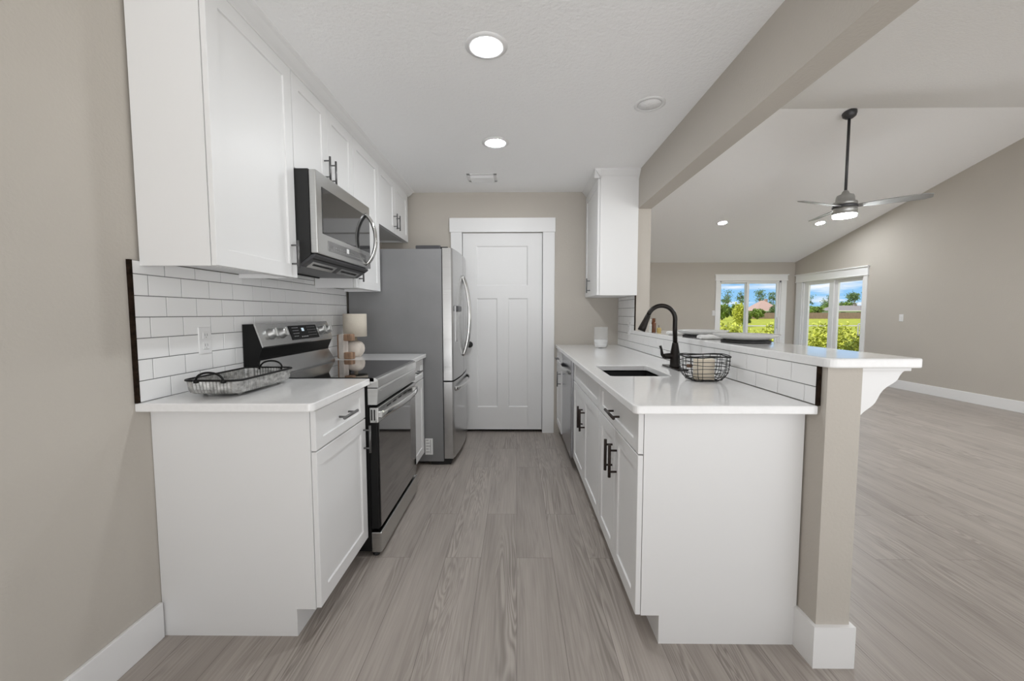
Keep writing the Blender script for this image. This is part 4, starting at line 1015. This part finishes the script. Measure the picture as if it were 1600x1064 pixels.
bt = thing('bottle', (1.045, 3.20, 1.082), 'thin pale grey bottle at the far end of the bar', 'bottle', 'bottles at the far end of the bar')
MB().lathe([(0.0, 0), (0.010, 0), (0.011, 0.004), (0.011, 0.060), (0.006, 0.074), (0.0055, 0.090), (0, 0.090)], (1.045, 3.20, 1.082), 16).build('bottle_body', M['greyjar'], bt)
MB().lathe([(0.0065, 0.089), (0.0065, 0.102), (0, 0.103)], (1.045, 3.20, 1.082), 12).build('cap', M['greyjar'], bt)
bt = thing('bottle', (1.075, 3.215, 1.082), 'tall brown amber bottle at the far end of the bar', 'bottle', 'bottles at the far end of the bar')
MB().lathe([(0.0, 0), (0.016, 0), (0.017, 0.004), (0.017, 0.074), (0.013, 0.090), (0, 0.090)], (1.075, 3.215, 1.082), 16).build('bottle_body', M['oil'], bt)
MB().lathe([(0.013, 0.089), (0.0135, 0.110), (0, 0.111)], (1.075, 3.215, 1.082), 12).build('cap', M['oil'], bt)
bt = thing('jar', (1.112, 3.20, 1.082), 'little yellow jar with dark stick beside the brown bottle', 'jar')
MB().lathe([(0.0, 0), (0.015, 0), (0.017, 0.004), (0.017, 0.032), (0.010, 0.038), (0, 0.038)], (1.112, 3.20, 1.082), 16).build('jar_body', M['yellowjar'], bt)
MB().tube([(1.111, 3.20, 1.118), (1.109, 3.20, 1.140)], 0.0022, 6).build('stick', M['cork'], bt)

# ------------------------------------------------------------------ outside
GZ = -0.12
gm = MB().box((XR+0.12, -3, GZ-0.1), (320, 300, GZ)).box((-60, YF+0.12, GZ-0.1), (XR+0.12, 300, GZ))
struct(gm, 'ground_lawn', M['lawn'], 'bright yellow green lawn outside the sliding doors')
struct(MB().box((XR+0.12, 6.6, GZ), (XR+1.0, 9.6, GZ+0.06)).box((3.9, YF+0.12, GZ), (XR+0.12, YF+1.0, GZ+0.06)), 'ground_patio', M['street'])
struct(MB().prism([(10, 42.5), (10, 45.0), (70, 45.0), (70, 42.5)], 2, GZ, GZ+0.012), 'ground_path', M['street'])

def leaves(n, shape, size, seed, up_bias=0.3):
    rng = random.Random(seed); vs = []; fs = []
    for i in range(n):
        p = shape(rng)
        d = Vector((rng.gauss(0, 1), rng.gauss(0, 1), rng.gauss(0, 1)+up_bias)).normalized()
        t1 = d.orthogonal().normalized(); t1.rotate(Matrix.Rotation(rng.uniform(0, 6.28), 3, d)); t2 = d.cross(t1)
        s_ = size*rng.uniform(0.6, 1.3)
        o = len(vs)
        vs += [p-t1*s_, p+t2*s_*0.45+d*s_*0.15, p+t1*s_, p-t2*s_*0.45+d*s_*0.15]
        fs.append((o, o+1, o+2, o+3))
    return vs, fs
def ell(rx, ry, rz, cz, shell=0.55):
    def g(rng):
        v = Vector((rng.gauss(0, 1), rng.gauss(0, 1), rng.gauss(0, 1))).normalized()
        r_ = shell+(1-shell)*rng.random()**0.5
        k_ = 1+0.18*math.sin(v.x*7+v.z*5)+0.12*math.sin(v.y*9)
        return Vector((v.x*rx*r_*k_, v.y*ry*r_*k_, max(0.03, cz+v.z*rz*r_*k_)))
    return g
def mesh_obj(name, vs, fs, m_, parent, smooth=False):
    mb = MB(); mb.add(vs, fs, smooth)
    me = bpy.data.meshes.new(name); me.from_pydata([tuple(v) for v in vs], [], fs); me.materials.append(m_)
    o = bpy.data.objects.new(name, me); C.objects.link(o); o.parent = parent; return o
def copy_tree(o, parent=None):
    c = o.copy(); C.objects.link(c)
    if parent is not None: c.parent = parent
    for ch in list(o.children): copy_tree(ch, c)
    return c
def shrub_proto():
    t = thing('shrub', (0, 0, GZ), 'shrub', 'shrub')
    vs, fs = leaves(2600, ell(0.62, 0.55, 0.62, 0.62, 0.35), 0.055, 11)
    mesh_obj('foliage', vs, fs, M['leaf'], t)
    mb = MB()
    rng = random.Random(3)
    for i in range(7):
        a = i*0.9; mb.tube([(0.05*math.cos(a), 0.05*math.sin(a), 0.0), (0.2*math.cos(a), 0.2*math.sin(a), 0.4), (0.36*math.cos(a), 0.34*math.sin(a), 0.85)], [0.016, 0.011, 0.004], 6)
    me = mb.build('stems', M['bark'], None); me.parent = t
    return t
sp0 = shrub_proto(); first = True
def put(proto, used, x, y, s_, rz, label, group):
    o = proto if not used else copy_tree(proto)
    o.location = (x, y, GZ); o.scale = (s_, s_, s_); o.rotation_euler = (0, 0, rz); o['label'] = label; o['group'] = group
    return o
sh1 = [(5.45, 10.70, 0.90, 0.2), (6.75, 10.75, 0.84, 1.1), (7.95, 12.2, 0.72, 2.5)]
sh2 = [(7.85, 9.15, 0.82, 0.4), (8.05, 10.45, 0.86, 2.2), (9.25, 10.95, 0.70, 3.1)]
used = False
for x, y, s_, rz_ in sh1:
    put(sp0, used, x, y, s_, rz_, 'yellow green leafy shrub outside the far sliding door', 'shrubs outside the far sliding door'); used = True
for x, y, s_, rz_ in sh2:
    put(sp0, used, x, y, s_, rz_, 'yellow green leafy shrub outside the right sliding door', 'shrubs outside the right sliding door')

def bushy(x, y, h_, rx, label, group=None, seed=5, m_=None, n=2600, size=0.16):
    t = thing('bushy_tree', (x, y, GZ), label, 'tree', group)
    vs, fs = leaves(n, ell(rx, rx, h_*0.42, h_*0.56, 0.4), size, seed)
    mesh_obj('foliage', vs, fs, m_ or M['leafd'], t)
    mb = MB().tube([(0, 0, 0), (0.05, 0.02, h_*0.3), (0.02, 0, h_*0.7)], [0.10, 0.08, 0.03], 8)
    o = mb.build('trunk', M['bark'], None); o.parent = t
    return t
def pine(x, y, h_, label, group, seed):
    t = thing('pine_tree', (x, y, GZ), label, 'tree', group); rng = random.Random(seed)
    mb = MB().tube([(0, 0, 0), (0.1, 0, h_*0.5), (0.0, 0.1, h_*0.98)], [0.16, 0.12, 0.03], 8)
    vs = []; fs = []
    for i in range(9):
        zc = h_*rng.uniform(0.55, 0.98); a = rng.uniform(0, 6.28); L_ = rng.uniform(0.25, 1.0)*(1.15-zc/h_)*2.4+0.25
        c = Vector((math.cos(a)*L_, math.sin(a)*L_, zc))
        mb.tube([(0.05, 0.05, zc-0.25), c], [0.04, 0.015], 5)
        r_ = rng.uniform(0.7, 1.25)
        def g(rg, c=c, r_=r_):
            v = Vector((rg.gauss(0, 1), rg.gauss(0, 1), rg.gauss(0, 0.7))); return c+v*r_*0.5
        a_, b_ = leaves(60, g, 0.24, seed*10+i); o_ = len(vs); vs += a_; fs += [tuple(k_+o_ for k_ in q_) for q_ in b_]
    tr__ = mb.build('trunk', M['bark'], None); tr__.parent = t
    mesh_obj('needles', vs, fs, M['pine'], t)
    return t
# beyond the far door
for i, (x, y, h_) in enumerate([(64.0, 125.0, 8.2), (68.4, 126.0, 7.9), (73.7, 125.5, 8.1), (79.5, 128.0, 7.6)]):
    pine(x, y, h_, ['slim pine leftmost beyond the far sliding door', 'slim pine second from left beyond the far sliding door', 'slim pine rising behind the salmon roof', 'slim pine rightmost above the salmon roof'][i], 'pines behind the salmon roofed house', 20+i)
bushy(21.6, 40.0, 2.3, 0.55, 'bright green young tree seen in left pane of far sliding door', None, 7, M['leaf'], 2200, 0.10)
bushy(23.3, 42.0, 1.5, 0.55, 'low green bush beside the young tree, far sliding door', None, 17, M['leafd'], 2000, 0.10)
for i, (x, y, h_, rx) in enumerate([(40.0, 80.0, 3.1, 1.2), (42.9, 80.5, 3.0, 1.2)]):
    bushy(x, y, h_, rx, ['dense green hedge tree at left behind the young tree', 'dense green hedge tree behind young tree, nearer the salmon roofed house'][i], None, 30+i, None, 2600, 0.2)
bushy(52.6, 90.0, 2.3, 1.3, 'dark green bush in front of the salmon roofed house', None, 41, None, 1800, 0.2)
bushy(66.9, 106.0, 3.6, 1.5, 'blue green tree at the right corner of salmon roofed house', None, 43, M['pine'], 1800, 0.25)
def house(name, x, y, rz_, L_, D_, wall_h, roof_h, roofm, label, ov=0.5):
    t = thing(name, (x, y, GZ), label, 'house')
    T = Matrix.Translation((x, y, GZ)) @ Matrix.Rotation(rz_, 4, 'Z')
    MB().box((-L_/2, -D_/2, 0), (L_/2, D_/2, wall_h)).xf(T).build('wall', M['stucco'], t)
    a, b = L_/2+ov, D_/2+ov; rl = max(0.3, a-b*0.9)
    vs = [(-a, -b, wall_h), (a, -b, wall_h), (a, b, wall_h), (-a, b, wall_h), (-rl, 0, wall_h+roof_h), (rl, 0, wall_h+roof_h)]
    MB().add(vs, [(0, 1, 5, 4), (1, 2, 5), (2, 3, 4, 5), (3, 0, 4), (0, 3, 2, 1)]).xf(T).build('roof', roofm, t)
    MB().box((-a, -b-0.03, wall_h-0.16), (a, -b, wall_h+0.02)).xf(T).build('fascia', M['trim'], t)
    for u in (-L_*0.3, L_*0.02, L_*0.32):
        w_ = MB().box((u-0.6, -D_/2-0.04, wall_h*0.36), (u+0.6, -D_/2, wall_h*0.8)).xf(T).build('window', M['housewin'], t)
    MB().box((L_*0.1, -0.3, wall_h+roof_h*0.75), (L_*0.1+0.6, 0.3, wall_h+roof_h+0.4)).xf(T).build('vent_stack', roofm, t)
    return t
house('house', 67.3, 113.0, 0.0, 6.2, 6.0, 2.0, 2.8, M['roofp'], 'far house with salmon hip roof seen through far sliding door', 0.5)
house('house', 86.8, 108.0, 0.0, 12.5, 6.0, 1.95, 1.35, M['roofg'], 'low house with grey roof seen in right pane of right sliding door', 0.5)
house('house', 82.0, 119.0, 0.0, 5.0, 5.0, 2.2, 1.4, M['roofp'], 'small pale house at left in the right sliding door view', 0.4)
def fence(pts, h_, label):
    t = thing('wooden_fence', (*pts[0], GZ), label, 'fence')
    for (x0, y0), (x1, y1) in zip(pts[:-1], pts[1:]):
        L_ = math.hypot(x1-x0, y1-y0); a = math.atan2(y1-y0, x1-x0)
        T = Matrix.Translation((x0, y0, GZ)) @ Matrix.Rotation(a, 4, 'Z'); n = int(L_/0.20)
        mb = MB()
        for i in range(n): mb.box((i*L_/n+0.004, -0.012, 0.04), ((i+1)*L_/n-0.004, 0.012, h_-0.03*(i % 2)))
        mb.xf(T).build('fence_boards', M['fence'], t)
        for i in range(int(L_/2.4)+1):
            MB().box((i*2.4-0.05, 0.012, 0), (i*2.4+0.05, 0.10, h_+0.05)).xf(T).build('fence_post', M['fence'], t)
    return t
fence([(54.0, 96.5), (82.0, 93.5)], 1.45, 'long weathered brown board fence across the lawn behind shrubs')
for i, (x, y, h_) in enumerate([(87.6, 125.0, 6.6), (95.0, 126.0, 6.0), (99.5, 122.0, 6.8), (104.5, 129.0, 7.4)]):
    pine(x, y, h_, ['slim pine leftmost in the right sliding door', 'slim pine left of the grey roof in right sliding door', 'slim pine behind the middle of the grey roof', 'slim pine rightmost in the right sliding door'][i], 'pines behind the grey roofed house', 50+i)
bushy(72.4, 100.5, 3.0, 1.7, 'bushy green tree left of the grey roofed house', None, 61, None, 2400, 0.22)
for i, (x, y, h_, rx) in enumerate([(103.0, 136.0, 5.0, 2.4), (109.0, 137.0, 5.2, 2.6)]):
    bushy(x, y, h_, rx, ['leafy tree behind the left end of the grey roof', 'leafy tree behind the right end of the grey roof'][i], None, 70+i, None, 2400, 0.28)
